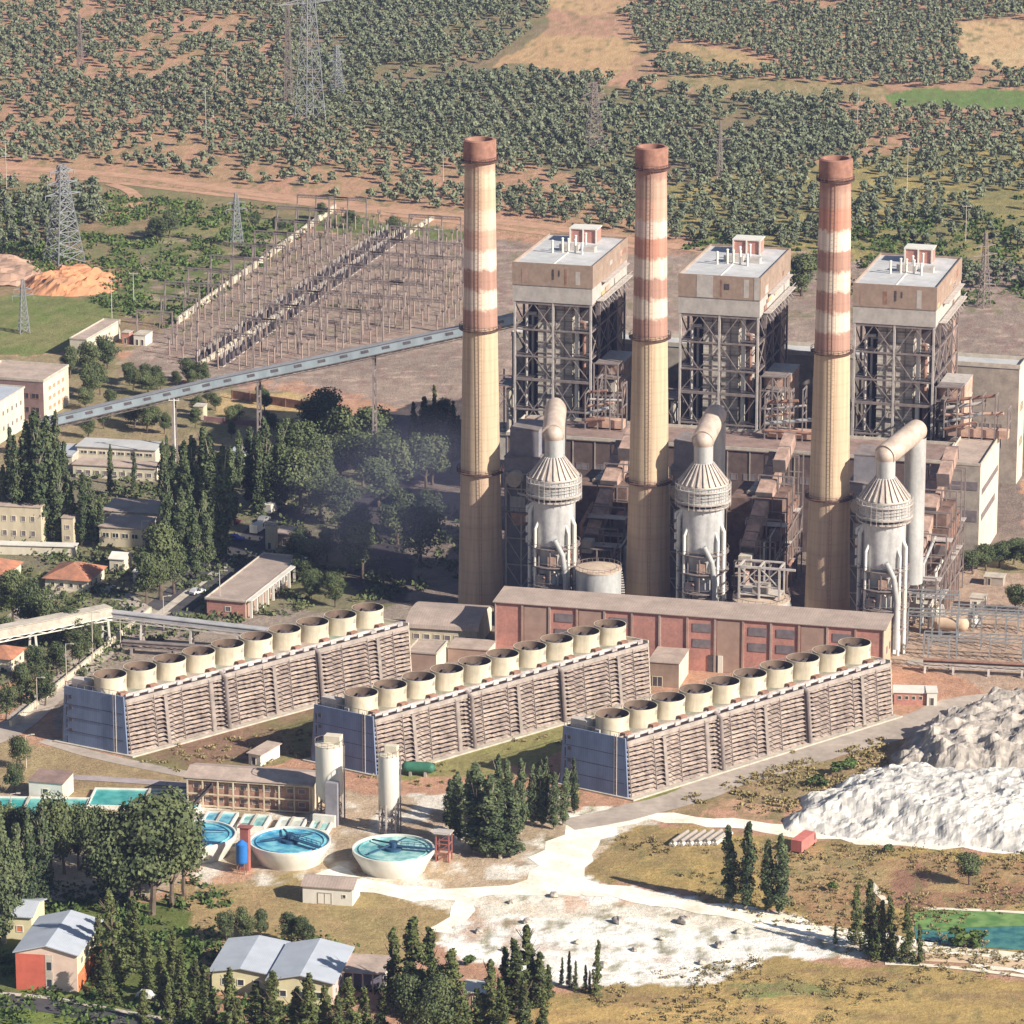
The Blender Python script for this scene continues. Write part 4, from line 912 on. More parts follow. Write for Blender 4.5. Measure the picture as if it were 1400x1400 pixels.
def booster(px, py, label, seed):
    random.seed(seed); X, Y = G(px, py); root = thing('fan_platform', label, 'fan platform', (X, Y), PLANT, 'booster fan platforms')
    b = MB()
    for u in (0,4,8):
        for v in (0,6,12): b.bar((u,v,0),(u,v,34+random.uniform(-4,3)),.35)
    for z in (8,15,22,28,32):
        for v in (0,12): b.bar((0,v,z),(8,v,z),.3)
        for u in (0,8): b.bar((u,0,z),(u,12,z),.3)
        b.bar((0,0,z),(4,0,z-6),.2); b.bar((8,0,z),(4,0,z-6),.2)
    b.build('steel_frame', steelpale, root)
    b = MB(); b.box(.5,7.5,2,11,28,28.4); b.box(-.8,8.5,-.6,12,21.8,22.1)
    for u in np.arange(-.8,8.6,1.5): b.bar((u,-.6,22),(u,-.6,23.2),.1); b.bar((u,-.3,28.3),(u,-.3,29.4),.1)
    b.bar((-.8,-.6,23.2),(8.5,-.6,23.2),.1); b.build('platform', steel, root)
    b = MB(); b.box(-.6,8.6,.5,12.6,-.1,36); b.box(.5,8,2,12,36,43); b.mi = 1; b.box(-.7,8.7,.4,12.7,36,36.3); b.box(.4,8.1,1.9,12.1,43,43.3); b.build('duct_tower', [mat('slate_cladding',(.27,.26,.29),.8,.1,.3,fine=(1,.08)), steel], root)
    b = MB(); b.tube((2.6,-2.4,31),(2.6,3,31),2,14); b.build('fan_casing', concpale, root, True)
    b = MB(); b.box(4.6,7.4,1,5,28.4,32.6); b.box(1,5,0,5,22.1,26); b.build('motor_house', alu, root)
    b = MB(); b.add([(1,0,22),(5.5,0,22),(5.5,4,22),(1,4,22),(2.6,1,14.5),(4,1,14.5),(4,3,14.5),(2.6,3,14.5)], [(0,1,2,3),(7,6,5,4),(0,4,5,1),(1,5,6,2),(2,6,7,3),(3,7,4,0)]); b.build('hopper', salmon, root)
    b = MB(); b.pipe([(7,0,2),(7,0,26),(3,0,27)], .3, 8); b.pipe([(-.6,3,2),(-.6,3,30)], .35, 8); b.build('pipe', white, root, True)
booster(692, 812, 'steel fan platform with a salmon hopper between the leftmost chimney and its absorber', 1)
booster(914, 832, 'steel fan platform between the middle chimney and the middle absorber', 2)
booster(1158, 852, 'steel fan platform between the right chimney and the rightmost absorber', 3)

def storage_tank(px, py, r, h, label, m, roofy=True, top=None):
    X, Y = G(px, py); root = thing('storage_tank', label, 'tank', (X, Y), PLANT)
    b = MB(); b.lathe([(r,-.1),(r,h)], 40, cap=False); b.build('tank_wall', m, root, True)
    b = MB(); b.lathe([(r+.15,h),(r+.15,h+.3),(.6,h+1.2),(0.01,h+1.2)], 40, cap=False); b.build('tank_roof', mat('tan_tank_top',(.56,.44,.34),.8,.12,.4), root, True)
    b = MB(); b.lathe([(r-.1,h+1.2),(r,h+1.2),(r,h+1.3),(r-.1,h+1.3)], 30, cap=False)
    for i in range(24):
        a = 2*PI*i/24; b.bar((r*math.cos(a),r*math.sin(a),h+.2),(r*math.cos(a),r*math.sin(a),h+1.3),.09)
    b.build('railing', steel, root)
    b = MB(); a0 = -.5
    for i in range(30):
        a = a0+i*.045; b.box((r+.5)*math.cos(a)-.4,(r+.5)*math.cos(a)+.4,(r+.5)*math.sin(a)-.4,(r+.5)*math.sin(a)+.4,h*i/30,h*i/30+.15)
    b.build('spiral_stair', steelpale, root)
    if top: top(root, r, h)
    return root
def tankframe(root, r, h):
    b = MB()
    for u in (-5,0,5):
        b.bar((u,-3,0),(u,-3,h+9),.5); b.bar((u,3,0),(u,3,h+9),.4)
        b.bar((u,-3,h+8.8),(u,3,h+8.8),.4)
    b.bar((-6,-3,h+8.8),(9,-3,h+8.8),.5); b.bar((-5,3,h+8.8),(5,3,h+8.8),.4); b.bar((-5,-3,h+4),(5,-3,h+4),.3)
    for u in (-5,0): b.bar((u,-3,h+4),(u+5,-3,h+8.8),.25); b.bar((u+5,-3,h+4),(u,-3,h+8.8),.25)
    b.box(-5,5,-3,3,h+1.6,h+1.8); b.build('lifting_frame', steelpale, root)
    b = MB(); b.box(-2,2,-1.5,1.5,h+1.8,h+4); b.build('equipment_box', concrete, root)
storage_tank(818, 868, 5.6, 17, 'plain round tank with a tan lid between absorber and middle chimney', alu)
storage_tank(1040, 880, 7.0, 11.5, 'squat round tank under a pale steel lifting frame', alu, top=tankframe)

# --- long brick building
def longb(root, W, D, h):
    for i in range(0, 15):
        u = W*i/14.0; b = MB(); b.box(max(0,u-.25),min(W,u+.25),-.32,-.02,0,h-.2); b.build('pilaster', roofpink if i % 2 == 0 else pinkwall, root)
    pan = [(2.4,'b'),(6,'w'),(9.4,'p'),(16,'b'),(23,'w'),(30,'b'),(38,'p'),(46,'p'),(56,'w'),(64,'b'),(72,'w'),(80,'b'),(88,'w')]
    for i in range(14):
        u0 = W*i/14+.5; u1 = W*(i+1)/14-.5
        if i in (2,4,7,9,10,12):
            for z in (9.8,5.9) if i != 4 else (9.8,):
                b = MB(); b.box(u0+.8,u1-.6,-.14,-.02,z,z+2.1); b.build('louvre_band', shutter, root)
        if i in (1,3,8,11):
            b = MB(); b.box(u0,u1,-.10,-.02,.1,h-.5); b.build('pale_panel', pinkwall, root)
    b = MB(); b.box(W*.555,W*.58,-.25,-.02,0,4.2); b.mi = 1; b.box(W*.58,W*.592,-.4,-.02,0,4.2); b.build('door', [steeldark, white], root)
    b = MB()
    for v in (4,8): b.box(W+.02,W+.14,v,v+1.2,6.5,8.2)
    b.build('window', shutter, root)
building('brick_shed', 'long red brick shed with a dusty pink roof in front of the absorbers', 'shed', (677,896), (1207,936), 10.5, 13.6, brickred, 'mono', roofpink, rh=.7, over=.5, extra=longb, endm=mat('peach_render',(.62,.42,.30),.85,.1,.3))
building('brick_shed', 'low annex with a pale roof at the foot of the long brick shed', 'shed', (886,938), (928,941), 12, 6, mat('brown_render',(.36,.26,.2),.9,.12,.3), 'flat', rooftan, endm=creamw, over=.2, doors=[('front',1,2.5,2.6)])

# --- mechanical draught cooling towers
slatm = mat('timber_slats', (.41,.33,.28), .9, .2, .25, col2=(.24,.19,.165), fine=(1.2,.38))
slatd = mat('tower_inside', (.05,.036,.04), .95, .2, .4)
stackm = mat('fan_stack_cream', (.64,.565,.43), .8, .14, .35, streak=(1,1,.15), fine=(.8,.08))
deckm = mat('mossy_timber_deck', (.34,.27,.235), .9, .2, .25, col2=(.20,.23,.17), fine=(1,.15))
def cooling_tower(c0, stacks, label, deck2, SH=.24, gapstack=None):
    a = G(*c0, 13.0); ang = math.radians(42.7); L = 85.7; W = 16.2; H = 13
    root = thing('cooling_tower', label, 'cooling tower', a, ang, 'banks of fan cooling towers'); s = 1.1
    def xat(px, y):      # distance along the bank of a point of the photo, y across it
        lo, hi = -20, 120
        for _ in range(40):
            m_ = (lo+hi)/2; X = a[0]+m_*math.cos(ang)-y*math.sin(ang); Y = a[1]+m_*math.sin(ang)+y*math.cos(ang)
            if PX(X, Y, H)[0] < px: lo = m_
            else: hi = m_
        return lo
    def loc(px, py, z):
        x, y = G(px, py, z); dx, dy = x-a[0], y-a[1]; return dx*math.cos(ang)+dy*math.sin(ang), -dx*math.sin(ang)+dy*math.cos(ang)
    e = MB()
    e.add([(-.3,-s+.5,-.3),(-.3,W+s-.5,-.3),(-.3,W-.2,H+.9),(-.3,.2,H+.9),(0,-s+.5,-.3),(0,W+s-.5,-.3),(0,W-.2,H+.9),(0,.2,H+.9)], [(0,3,2,1),(4,5,6,7),(0,1,5,4),(1,2,6,5),(2,3,7,6),(3,0,4,7)])
    e.build('end_wall', bluewall, root)
    for z in (3.3,6.5,9.7):
        e = MB(); e.box(-.36,-.3,.35,W-.35,z,z+.12); e.build('sheet_joint', steeldark, root)
    e = MB(); e.bar((-.45,2.2,.2),(-.45,2.2,H+1.6),.12); e.bar((-.45,2.8,.2),(-.45,2.8,H+1.6),.12)
    for z in range(1,14): e.bar((-.45,2.2,z),(-.45,2.8,z),.07)
    e.build('ladder', steelpale, root)
    e = MB(); e.add([(L,-s+.5,-.3),(L,W+s-.5,-.3),(L,W-.2,H+.7),(L,.2,H+.7),(L+.3,-s+.5,-.3),(L+.3,W+s-.5,-.3),(L+.3,W-.2,H+.7),(L+.3,.2,H+.7)], [(0,3,2,1),(4,5,6,7),(0,1,5,4),(1,2,6,5),(2,3,7,6),(3,0,4,7)])
    e.build('end_wall', concpale, root)
    e = MB(); e.box(.05,L-.05,1.0,W-1.0,.1,H-.4); e.build('fill_pack', slatd, root)
    for sd in (0,1):
        sl_ = MB(); n = 12
        def yy(z): return (-s*(1-z/H)) if sd == 0 else W+s*(1-z/H)
        sg = -1 if sd == 0 else 1
        cells = 32; cl = L/cells
        for i in range(n):
            z = .35+i*(H-.8)/n
            for k in range(cells):
                z = .35+i*(H-.8)/n+(.22 if (k*7+3) % 3 == 0 else (.10 if k % 2 else 0))
                x0 = k*cl+.04; x1 = (k+1)*cl-.04; j = random.uniform(-.05,.05); y_ = yy(z)
                sl_.add([(x0,y_+sg*.05,z+j),(x1,y_+sg*.05,z+j),(x1,y_-sg*.7,z+.32+j),(x0,y_-sg*.7,z+.32+j),(x0,y_+sg*.05,z+.1+j),(x1,y_+sg*.05,z+.1+j),(x1,y_-sg*.7,z+.41+j),(x0,y_-sg*.7,z+.41+j)],
                        [(0,3,2,1),(4,5,6,7),(0,1,5,4),(1,2,6,5),(2,3,7,6),(3,0,4,7)])
        sl_.build('louvre_wall', slatm, root)
        for k in range(0, cells+1, 3):
            cpm = MB(); x = min(max(k*cl, .2), L-.2); cpm.bar((x,yy(0)+sg*.12,0),(x,yy(H)+sg*.12,H-.3),.16); cpm.build('post', steel, root)
        for k in ([4,9,16,21,28] if sd == 0 else [8,20]):
            pn = MB(); x0 = k*cl+.25; x1 = x0+cl*.35
            pn.add([(x0,yy(.3)+sg*.10,.3),(x1,yy(.3)+sg*.10,.3),(x1,yy(H-1)+sg*.10,H-1),(x0,yy(H-1)+sg*.10,H-1),(x0,yy(.3)-sg*.05,.3),(x1,yy(.3)-sg*.05,.3),(x1,yy(H-1)-sg*.05,H-1),(x0,yy(H-1)-sg*.05,H-1)], [(0,1,2,3),(7,6,5,4),(0,4,5,1),(1,5,6,2),(2,6,7,3),(3,7,4,0)])
            pn.build('sheet_panel', mat('weathered_sheet',(.33,.28,.25),.85,.15,.4), root)
    dk = MB(); dk.box(0,L,0,W,H-.35,H); dk.build('deck', deck2, root)
    pr = MB(); pr.box(.02,L-.02,-.12,.12,H-.9,H+.15); pr.box(.02,L-.02,W-.12,W+.12,H-.9,H+.75); pr.box(.02,L-.02,3.0,3.15,H,H+.4); pr.build('parapet', mat('parapet_boards',(.42,.36,.32),.85,.15,.5), root)
    tr = MB(); tr.box(.3,L-.3,.3,3.0,H+.005,H+.05); tr.build('water_channel', slatd, root)
    pp = MB(); pp.tube((1,1.0,H+.75),(L-1,1.0,H+.75),.34,8); pp.tube((1,W-1.2,H+.6),(L-1,W-1.2,H+.6),.3,8)
    for x in np.arange(3,L-2,4.2): pp.box(x,x+1.6,.45,1.5,H+.2,H+.95)
    pp.build('distribution_pipe', mat('weathered_pipe',(.62,.56,.52),.7,.15,.5,col2=(.30,.27,.27)), root)
    ym = 7.7; xa = xat(stacks[0][0], ym)+SH*ym; xb = xat(stacks[-1][0], ym)+SH*ym
    for i, (px, py) in enumerate(stacks):
        x = xa+(xb-xa)*i/(len(stacks)-1); y = ym
        if gapstack == i: pass
        st = MB(); st.lathe([(3.9,H-.05),(3.72,H+1.2),(3.72,H+2.8),(3.86,H+4.1),(3.86,H+4.25),(3.72,H+4.25)], 36, c=(x,y), cap=False)
        so_ = st.build('fan_stack', stackm, root, True)
        si = MB(); si.lathe([(3.71,H+4.24),(3.56,H+2.8),(3.56,H+.5)], 36, c=(x,y), cap=False); si.build('lining', mat('stack_lining',(.17,.12,.09),.9,.2,.4), so_, True)  # shade inside the stack is put into this dark inner colour
        fn = MB(); fn.lathe([(.7,H+2.6),(.7,H+3.3),(.05,H+3.6)], 12, c=(x,y), cap=False)
        for k in range(6):
            t = k*PI/3+i*.37; fn.bar((x+.6*math.cos(t),y+.6*math.sin(t),H+2.9),(x+3.4*math.cos(t),y+3.4*math.sin(t),H+3.0),.7,.12)
        fn.bar((x-3.5,y,H+2.2),(x+3.5,y,H+2.2),.3); fn.build('fan', steeldark, so_)
        hb = MB(); t0 = -PI/2+.35; hb.box(x+3.72*math.cos(t0)-.35,x+3.72*math.cos(t0)+.35,y+3.72*math.sin(t0)-.12,y+3.72*math.sin(t0)+.2,H+2.6,H+3.6); hb.build('hatch', concrete, so_)
        mt = MB(); mt.box(x-1,x+1,2.6,3.8,H+.01,H+1.0); mt.tube((x,3.8,H+.6),(x,y-3.7,H+.6),.15,6); mt.build('fan_motor', rust, root)
    st = MB(); st.box(1,3,W-5,W-1,H+.01,H+2.6); st.box(.6,1.4,W*.5-.6,W*.5+.6,H+.01,H+1.3); st.build('stair_head', steelpale, root)
    st = MB(); st.box(L-3.2,L-1.2,W*.45,W*.45+2,H+.01,H+2.2); st.build('deck_hut', white, root)
    rl = MB()
    for x in np.arange(.3,L,2.2): rl.bar((x,W-.0,H+.6),(x,W-.0,H+1.7),.09)
    rl.bar((.3,W,H+1.7),(L,W,H+1.7),.09); rl.bar((.2,0,H+1.8),(.2,W,H+1.8),.09)
    for y in np.arange(0,W,2.2): rl.bar((.2,y,H+.6),(.2,y,H+1.8),.09)
    rl.build('railing', steel, root)
    wd = MB()
    for z in (3.2,5.8,8.6,11.2): wd.box(-.38,-.28,W-2.2,W-1.4,z,z+.8)
    for z in (2,6,9,12): wd.box(-.36,-.28,W-.9,W-.6,z-2,z)
    wd.build('inspection_hatch', steeldark, root)
    bs = MB(); bs.box(-1,L+1,-2.6,W+2.6,-.3,.35); bs.build('basin_kerb', concpale, root)
    # risers against the wall
    for x in (L*.33, L*.66):
        b = MB(); b.pipe([(x,-1.9,0),(x,-.9,H-.6),(x,.6,H+.6)], .4, 8); b.build('riser_pipe', steel, root, True)
    def shear(o):
        for v in o.data.vertices: v.co.x -= SH*(ym if o.name.startswith(('fan','lining','hatch')) else v.co.y)
    for o in root.children:
        shear(o)
        for q in o.children: shear(q)
    return root
S1 = [(151,946),(196,934),(238,926),(276,914),(317,903),(355,893),(392,882),(432,872),(468,862),(503,852)]
S2 = [(494,970),(532,959),(571,948),(610,938),(648,929),(686,918),(723,907),(761,898),(798,888),(834,879)]
S3 = [(837,997),(875,988),(912,976),(950,965),(986,953),(1023,944),(1060,931),(1096,921),(1133,910),(1168,900)]
deckg = mat('green_stained_deck', (.36,.27,.24), .9, .2, .18, col2=(.20,.28,.21), fine=(1,.12))
cooling_tower((171,958), S1, 'leftmost cooling tower bank, mossy red deck and blue end wall', deckg, .30)
cooling_tower((512,985), S2, 'middle cooling tower bank, blue end wall behind the two white silos', deckm)
cooling_tower((857,1015), S3, 'rightmost cooling tower bank beside the gravel track, cream fan stacks', deckm)
print('part2')
# ------------------------------------------------------------------ conveyors
def conveyor(pts, w, h, m, roofm, label, legs, legm, name='conveyor_bridge', win=True):
    """pts: (px, py ground, z of the floor)"""
    P = [mathutils.Vector((*G(p[0], p[1]), p[2])) for p in pts]; root = thing(name, label, 'conveyor', (P[0].x, P[0].y, 0)); o = mathutils.Vector((P[0].x, P[0].y, 0)); P = [p-o for p in P]
    for i in range(len(P)-1):
        a, c = P[i], P[i+1]; d = (c-a).normalized(); up = mathutils.Vector((0,0,1)); s_ = d.cross(up).normalized()
        b = MB(); b.bar(a+up*h/2, c+up*h/2, w, h); b.build('gallery', m, root)
        b = MB(); b.bar(a+up*(h+.12), c+up*(h+.12), w+.5, .2); b.build('gallery_roof', roofm, root)
        n = max(2, int((c-a).length/6.0))
        if win:
            for k in range(n):
                for sg in (-1,1):
                    b = MB(); q = a+(c-a)*((k+.5)/n)+up*(h*.58)+s_*sg*(w/2+.02); b.bar(q-d*1.1, q+d*1.1, .1, .8); b.build('window', shutter, root)
        b = MB()
        for sg in (-1,1):
            b.bar(a+s_*sg*(w/2-.1)-up*.9, c+s_*sg*(w/2-.1)-up*.9, .22); b.bar(a+s_*sg*(w/2-.1)-up*.1, c+s_*sg*(w/2-.1)-up*.1, .25)
            for k in range(n):
                b.bar(a+(c-a)*(k/n)+s_*sg*(w/2-.1)-up*.9, a+(c-a)*((k+.5)/n)+s_*sg*(w/2-.1)-up*.1, .14); b.bar(a+(c-a)*((k+.5)/n)+s_*sg*(w/2-.1)-up*.1, a+(c-a)*((k+1)/n)+s_*sg*(w/2-.1)-up*.9, .14)
        b.build('truss', legm, root)
    for (i, t, wl) in legs:
        q = P[i].lerp(P[i+1], t); d = (P[i+1]-P[i]).normalized(); s_ = d.cross(mathutils.Vector((0,0,1))).normalized(); g = mathutils.Vector((q.x,q.y,0)); b = MB()
        for sg in (-1,1): b.bar(g+s_*sg*(wl+.6), q+s_*sg*wl*.8-mathutils.Vector((0,0,.9)), .5 if legm != concrete else .9)
        n = max(2, int(q.z/4))
        for k in range(1, n):
            z = (q.z-.9)*k/n; b.bar(g+s_*wl+mathutils.Vector((0,0,z)), g-s_*wl+mathutils.Vector((0,0,z)), .3)
            if legm != concrete: b.bar(g+s_*wl+mathutils.Vector((0,0,z)), g-s_*wl+mathutils.Vector((0,0,z-(q.z/n))), .18)
        b.build('trestle', legm, root)
    return root
def zt(px, pg, py): return ZT((px, pg), py)
paleblue = mat('pale_blue_sheet', (.50,.58,.62), .6, .1, .3, streak=(1,1,.3))
greysheet = mat('grey_sheet', (.42,.41,.42), .7, .12, .3)
conveyor([(60,628,zt(60,628,584)),(300,642,zt(300,642,528)),(460,652,zt(460,652,495)),(632,664,zt(632,664,458)),(704,669,zt(704,669,441))], 3.2, 2.4, paleblue, greysheet,
         'long inclined pale blue coal conveyor climbing to the leftmost boiler house', [(0,.75,1.6),(1,.35,1.6),(2,.31,1.3),(3,.2,1.3)], steel)
conveyor([(-90,930,7.6),(150,880,7.4)], 3.2, 2.2, concpale, concpale, 'pale conveyor gallery entering from the left edge above the trees', [(0,.56,1.5),(0,.98,1.4)], white, win=False)
conveyor([(150,880,7.2),(300,889,5.6),(430,897,4.2)], 2.2, 1.1, greysheet, greysheet, 'thin grey pipe bridge running behind the leftmost cooling towers', [(0,.3,1),(0,.75,1),(1,.2,1),(1,.6,1)], steelpale, 'pipe_bridge', False)
conveyor([(168,893,2.6),(300,902,2.6)], 1.2, .5, steel, steel, 'low steel pipe bridge beside the leftmost fan stack', [(0,.1,.6),(0,.5,.6),(0,.9,.6)], steel, 'pipe_bridge', False)

# ------------------------------------------------------------------ left-hand works buildings
building('store_building', 'small cream flat roofed block beside the bright green field', 'building', (96,488), A(5.6,-17), 28, 5.6, creamw, 'flat', rooftan, parapet=.4, over=.1, wins=[('right',7,1,1.6,1.2,3,1,2,8,shutter)])
building('workshop', 'cream block with orange framed side windows at the left edge', 'building', (-32,568), A(21.5,-16), 20, 11.5, mat('plum_render',(.30,.20,.19),.8,.1,.4), 'flat', rooftan, parapet=.6, over=.15, endm=creamw, wins=[('front',6,2,2.4,1.6,2.2,4.2,1,1,glass,rust),('right',4,3,2,1.5,2,3,3,3,mat('orange_blinds',(.55,.24,.12),.7,.1,1),creamw)])
building('workshop', 'white sided building cut by the left edge behind the poplars', 'building', (-60,606), A(12.4,-16), 22, 12, creamw, 'flat', roofblue, parapet=.4, over=.3, wins=[('right',6,2,1.4,1.6,3,4.5,1,1,shutter)])
building('canteen', 'low grey block with a blue patched roof among the poplars', 'building', (64,645), A(7.5,-12), 12, 4.8, concpale, 'flat', roofblue, parapet=.3, over=.3, wins=[('front',3,1,1.4,1.2,2,1,.6,.6,shutter)])
building('canteen', 'long pale roofed block with a clerestory band among the poplars', 'building', (106,640), A(23,-12), 9, 6.4, creamw, 'flat', roofgrey, over=.4, wins=[('front',8,1,2.1,1,4.4,1,.6,.6,glass)])
building('canteen', 'low pinkish roof fronting the clerestory block', 'building', (100,652), A(24,-12), 7, 3.6, creamw, 'flat', rooftan, over=.3, wins=[('front',9,1,1.6,1.3,1,1,.6,.6,shutter)])
building('gatehouse', 'tiny white hut among the dark poplars left of the vans', 'hut', (313,638), A(4,-12), 7, 3.8, white, 'flat', roofblue, over=.3, doors=[('front',1.4,1,2)])
building('office', 'brown flat roofed office with a cream end, behind the tiled house', 'building', (138,721), A(17.6,-13), 13, 4.6, cream, 'flat', roofpink, over=.2, endm=creamw, wins=[('front',6,1,1.6,1.3,1.6,1,1,1,glass)])
building('office', 'cream office with four dark windows, in front of the brown roofed one', 'building', (136,746), A(12,-13), 12, 5.2, cream, 'flat', roofpink, over=.3, endm=creamw, wins=[('front',4,1,1.9,1.4,2.4,1,.5,.8,glass)])
building('warehouse', 'cream block behind a screen of poplars at the left edge', 'building', (-30,745), A(17.5,-10), 10, 11, cream, 'flat', rooftan, over=.2, wins=[('front',6,2,1.3,1.6,3,4,1,1,shutter)])
building('warehouse', 'narrow cream block between the poplars and the office', 'building', (85,748), A(3.2,-10), 6, 8, cream, 'flat', rooftan, over=.2, wins=[('front',1,2,1.3,1.2,2,3,.5,.5,shutter)])
building('covered_walkway', 'flat white covered walkway in front of the poplar screen', 'walkway', (-30,757), A(26,-6), 3, 2.6, creamw, 'flat', white, over=.4)
building('tiled_house', 'bungalow with a hipped orange tiled roof beside the road', 'house', (62,806), A(11.5,-14), 13, 3.2, creamw, 'hip', rooftile, rh=2.8, over=.8, wins=[('front',4,1,1.2,1.2,1,1,.8,.8,glass),('right',3,1,1.2,1.2,1,1,1,1,glass)])
building('tiled_house', 'small orange roofed house cut by the left edge', 'house', (-38,800), A(9,-14), 12, 3.4, creamw, 'hip', rooftile, rh=2.2, over=.7, wins=[('right',3,1,1.2,1.2,1,1,1,1,glass)])
building('tiled_house', 'orange roofed cottage below the pale conveyor gallery', 'house', (-30,915), A(8.5,-14), 9, 3.2, creamw, 'hip', rooftile, rh=2.0, over=.7, wins=[('right',2,1,1.2,1.2,1,1,1,1,glass)])
building('lean_to', 'white awning and stores next to the tiled bungalow', 'shed', (182,797), A(4.4,-14), 14, 2.8, creamw, 'mono', white, rh=.6, over=.3, doors=[('front',1,1.4,2)])
building('porch_house', 'small cream annex behind the tiled bungalow', 'hut', (150,782), A(4,-14), 6, 3.6, creamw, 'gable', white, rh=1, over=.3, wins=[('front',1,1,1,1,1.4,1,.8,.8,glass)])
def hcols(root, W, D, h):
    for i in range(11):
        b = MB(); v = 1+i*(D-2)/10; b.box(W+.9,W+1.5,v-.25,v+.25,0,h-.02); b.build('column', white, root)
    b = MB(); b.box(W+.3,W+1.7,.2,D-.2,h+.26,h+.5); b.build('canopy_beam', white, root)
building('brick_office', 'long single storey brick block with white columns beside the asphalt road', 'building', (283,841), A(10.3,-17), 42, 4.2, brickred, 'flat', roofpink, over=.4, parapet=.35, endm=pinkwall, wins=[('front',1,1,1.6,1.4,1.4,1,4,3,shutter,white),('right',10,1,1.8,1.6,1.2,1,3,3,glass,white)], extra=hcols)
building('boiler_stack_house', 'square cream brick flue block behind the long brick office', 'building', (363,751), A(2.6,-15), 2.6, 6.5, cream, 'flat', concrete, over=.1, doors=[('front',.6,1,2)])
building('store', 'small tan roofed store behind the long brick office', 'building', (376,745), A(6,-15), 7, 3, pinkwall, 'flat', rooftan, over=.3, doors=[('front',2,1.4,2)])
def barrel(root, W, D, h):
    b = MB(); n = 12; vs = []
    for i in range(n+1):
        t = PI*i/n; vs.append((D/2-(D/2+.5)*math.cos(t), h+3.0*math.sin(t)**.85))
    for i in range(n):
        (y0,z0),(y1,z1) = vs[i], vs[i+1]; b.add([(-.5,y0,z0+.03),(W+.5,y0,z0+.03),(W+.5,y1,z1+.03),(-.5,y1,z1+.03)], [(0,1,2,3)])
    b.build('barrel_roof', roofpink, root)
    b = MB(); b.poly([(W-.02,y,z) for y,z in vs]); b.poly([(.02,y,z) for y,z in vs[::-1]]); b.build('gable_end', creamw, root)
building('curved_roof_shed', 'pale shed with a curved dusty roof left of the long brick shed', 'shed', (557,882), A(17.5,-12), 17, 4.6, cream, 'none', None, wins=[('front',6,1,1.6,1.4,1.8,1,1,1,shutter)], extra=barrel, endm=creamw)
building('switch_house', 'squat brown block with a cream end between two cooling tower banks', 'building', (557,917), A(7.2,-14), 10, 4.6, pinkwall, 'flat', rooftan, over=.2, endm=creamw, parapet=.3)
building('switch_house', 'low tan roofed store behind the middle fan stacks', 'building', (612,905), A(10,-14), 8, 3.6, pinkwall, 'flat', rooftan, over=.2, endm=creamw)
def lframe(root, W, D, h):
    n = 8
    for i in range(n+1):
        b = MB(); u = (W-.3)*i/n; b.box(u,u+.3,-.9,-.6,0,h+.05); b.build('column', cream, root)
    b = MB()
    for z in (0.3, h*.47, h-.2): b.box(0,W,-.88,-.62,z,z+.3)
    b.build('frame_beam', cream, root)
    b = MB(); b.box(-.3,W+.3,-1.1,-.45,h+.3,h+.42); b.build('eave', rooftan, root)
    b = MB(); b.bar((1,-2.5,.2),(6,-1.2,h*.9),1.6,.4); b.build('coal_chute', steeldark, root)
building('pump_hall', 'long two storey brick pump hall with a cream frame and rough pink roof', 'building', (257,1101), (426,1112), 9.5, 6.4, mat('faded_brick',(.46,.27,.21),.9,.2,.4,fine=(1.2,.1)), 'gable', rooftan, rh=1.2, over=.7,
         wins=[('front',10,2,1.6,1.2,1.2,3.1,.8,.8,shutter,cream)], extra=lframe, endm=cream)
building('shed', 'small white shed with a tan roof between the first two tower banks', 'shed', (340,1045), A(3.2,-30), 8, 2.6, white, 'mono', rooftan, rh=.4, over=.4, doors=[('front',.8,1.2,2)])
building('white_house', 'small white house with a brown roof beside the turquoise pool', 'house', (40,1092), (86,1096), 7, 4, white, 'mono', roofbrown, rh=.5, over=.2, wins=[('front',1,1,1.4,1.3,1.4,1,2.3,2.6,glass)], endm=creamw)
building('white_house', 'little white house with a pink roof and wide door below the round clarifiers', 'house', (414,1234), (482,1239), 6.6, 3.7, white, 'gable', roofpink, rh=1.1, over=.35, doors=[('front',3.2,3,2.5,white,concrete)], wins=[('front',1,1,.8,.8,1.6,1,8,1,glass)])
yel = mat('pale_yellow_render', (.74,.66,.42), .85, .07, .3); orng = mat('orange_render',(.66,.20,.08),.8,.08,.4)
def blhouse(root, W, D, h):
    b = MB(); b.box(-.06,W*.47,-.08,-.02,0,h-.3); b.build('red_wall_panel', redpaint, root)
    b = MB(); b.box(W*.48,W*.60,-.1,-.02,.3,h-.3); b.mi = 1; b.box(W*.51,W*.58,-.16,-.1,1,2.4); b.box(W*.51,W*.58,-.16,-.1,4.4,6); b.build('stair_window', [concpale, glass], root)
    b = MB(); b.box(W+.02,W+.1,.4,D-.3,.1,3.6); b.build('orange_wall_panel', orng, root)
    for v in (2.5,6.5,10.5,14.5): add_window(root,'right',v,1.2,1.8,1.5,W,D,white,glass); add_window(root,'right',v,4.8,1.8,1.5,W,D,white,glass)
building('villa', 'two storey house with a coral red front panel and pale blue roof', 'house', (23,1352), A(12.3,-9), 19, 7.8, mat('peach_wall',(.74,.56,.46),.85,.06,.3), 'gabley', roofblue, rh=1.6, over=.5, extra=blhouse, endm=yel)
building('villa', 'yellow walled wing with a pale roof behind the coral red house', 'house', (-48,1280), A(14,-9), 10, 5, yel, 'gable', roofblue, rh=1.4, over=.5, wins=[('front',4,1,1.4,1.4,1.6,1,1,1,orng,white)])
building('villa', 'pale yellow house with a grey-blue low roof, left half of the pair', 'house', (290,1356), A(11.5,-9), 17, 4.4, yel, 'gabley', roofblue, rh=.9, over=.6, wins=[('front',3,1,1.4,1.4,1.6,1,1,1,glass,white)])
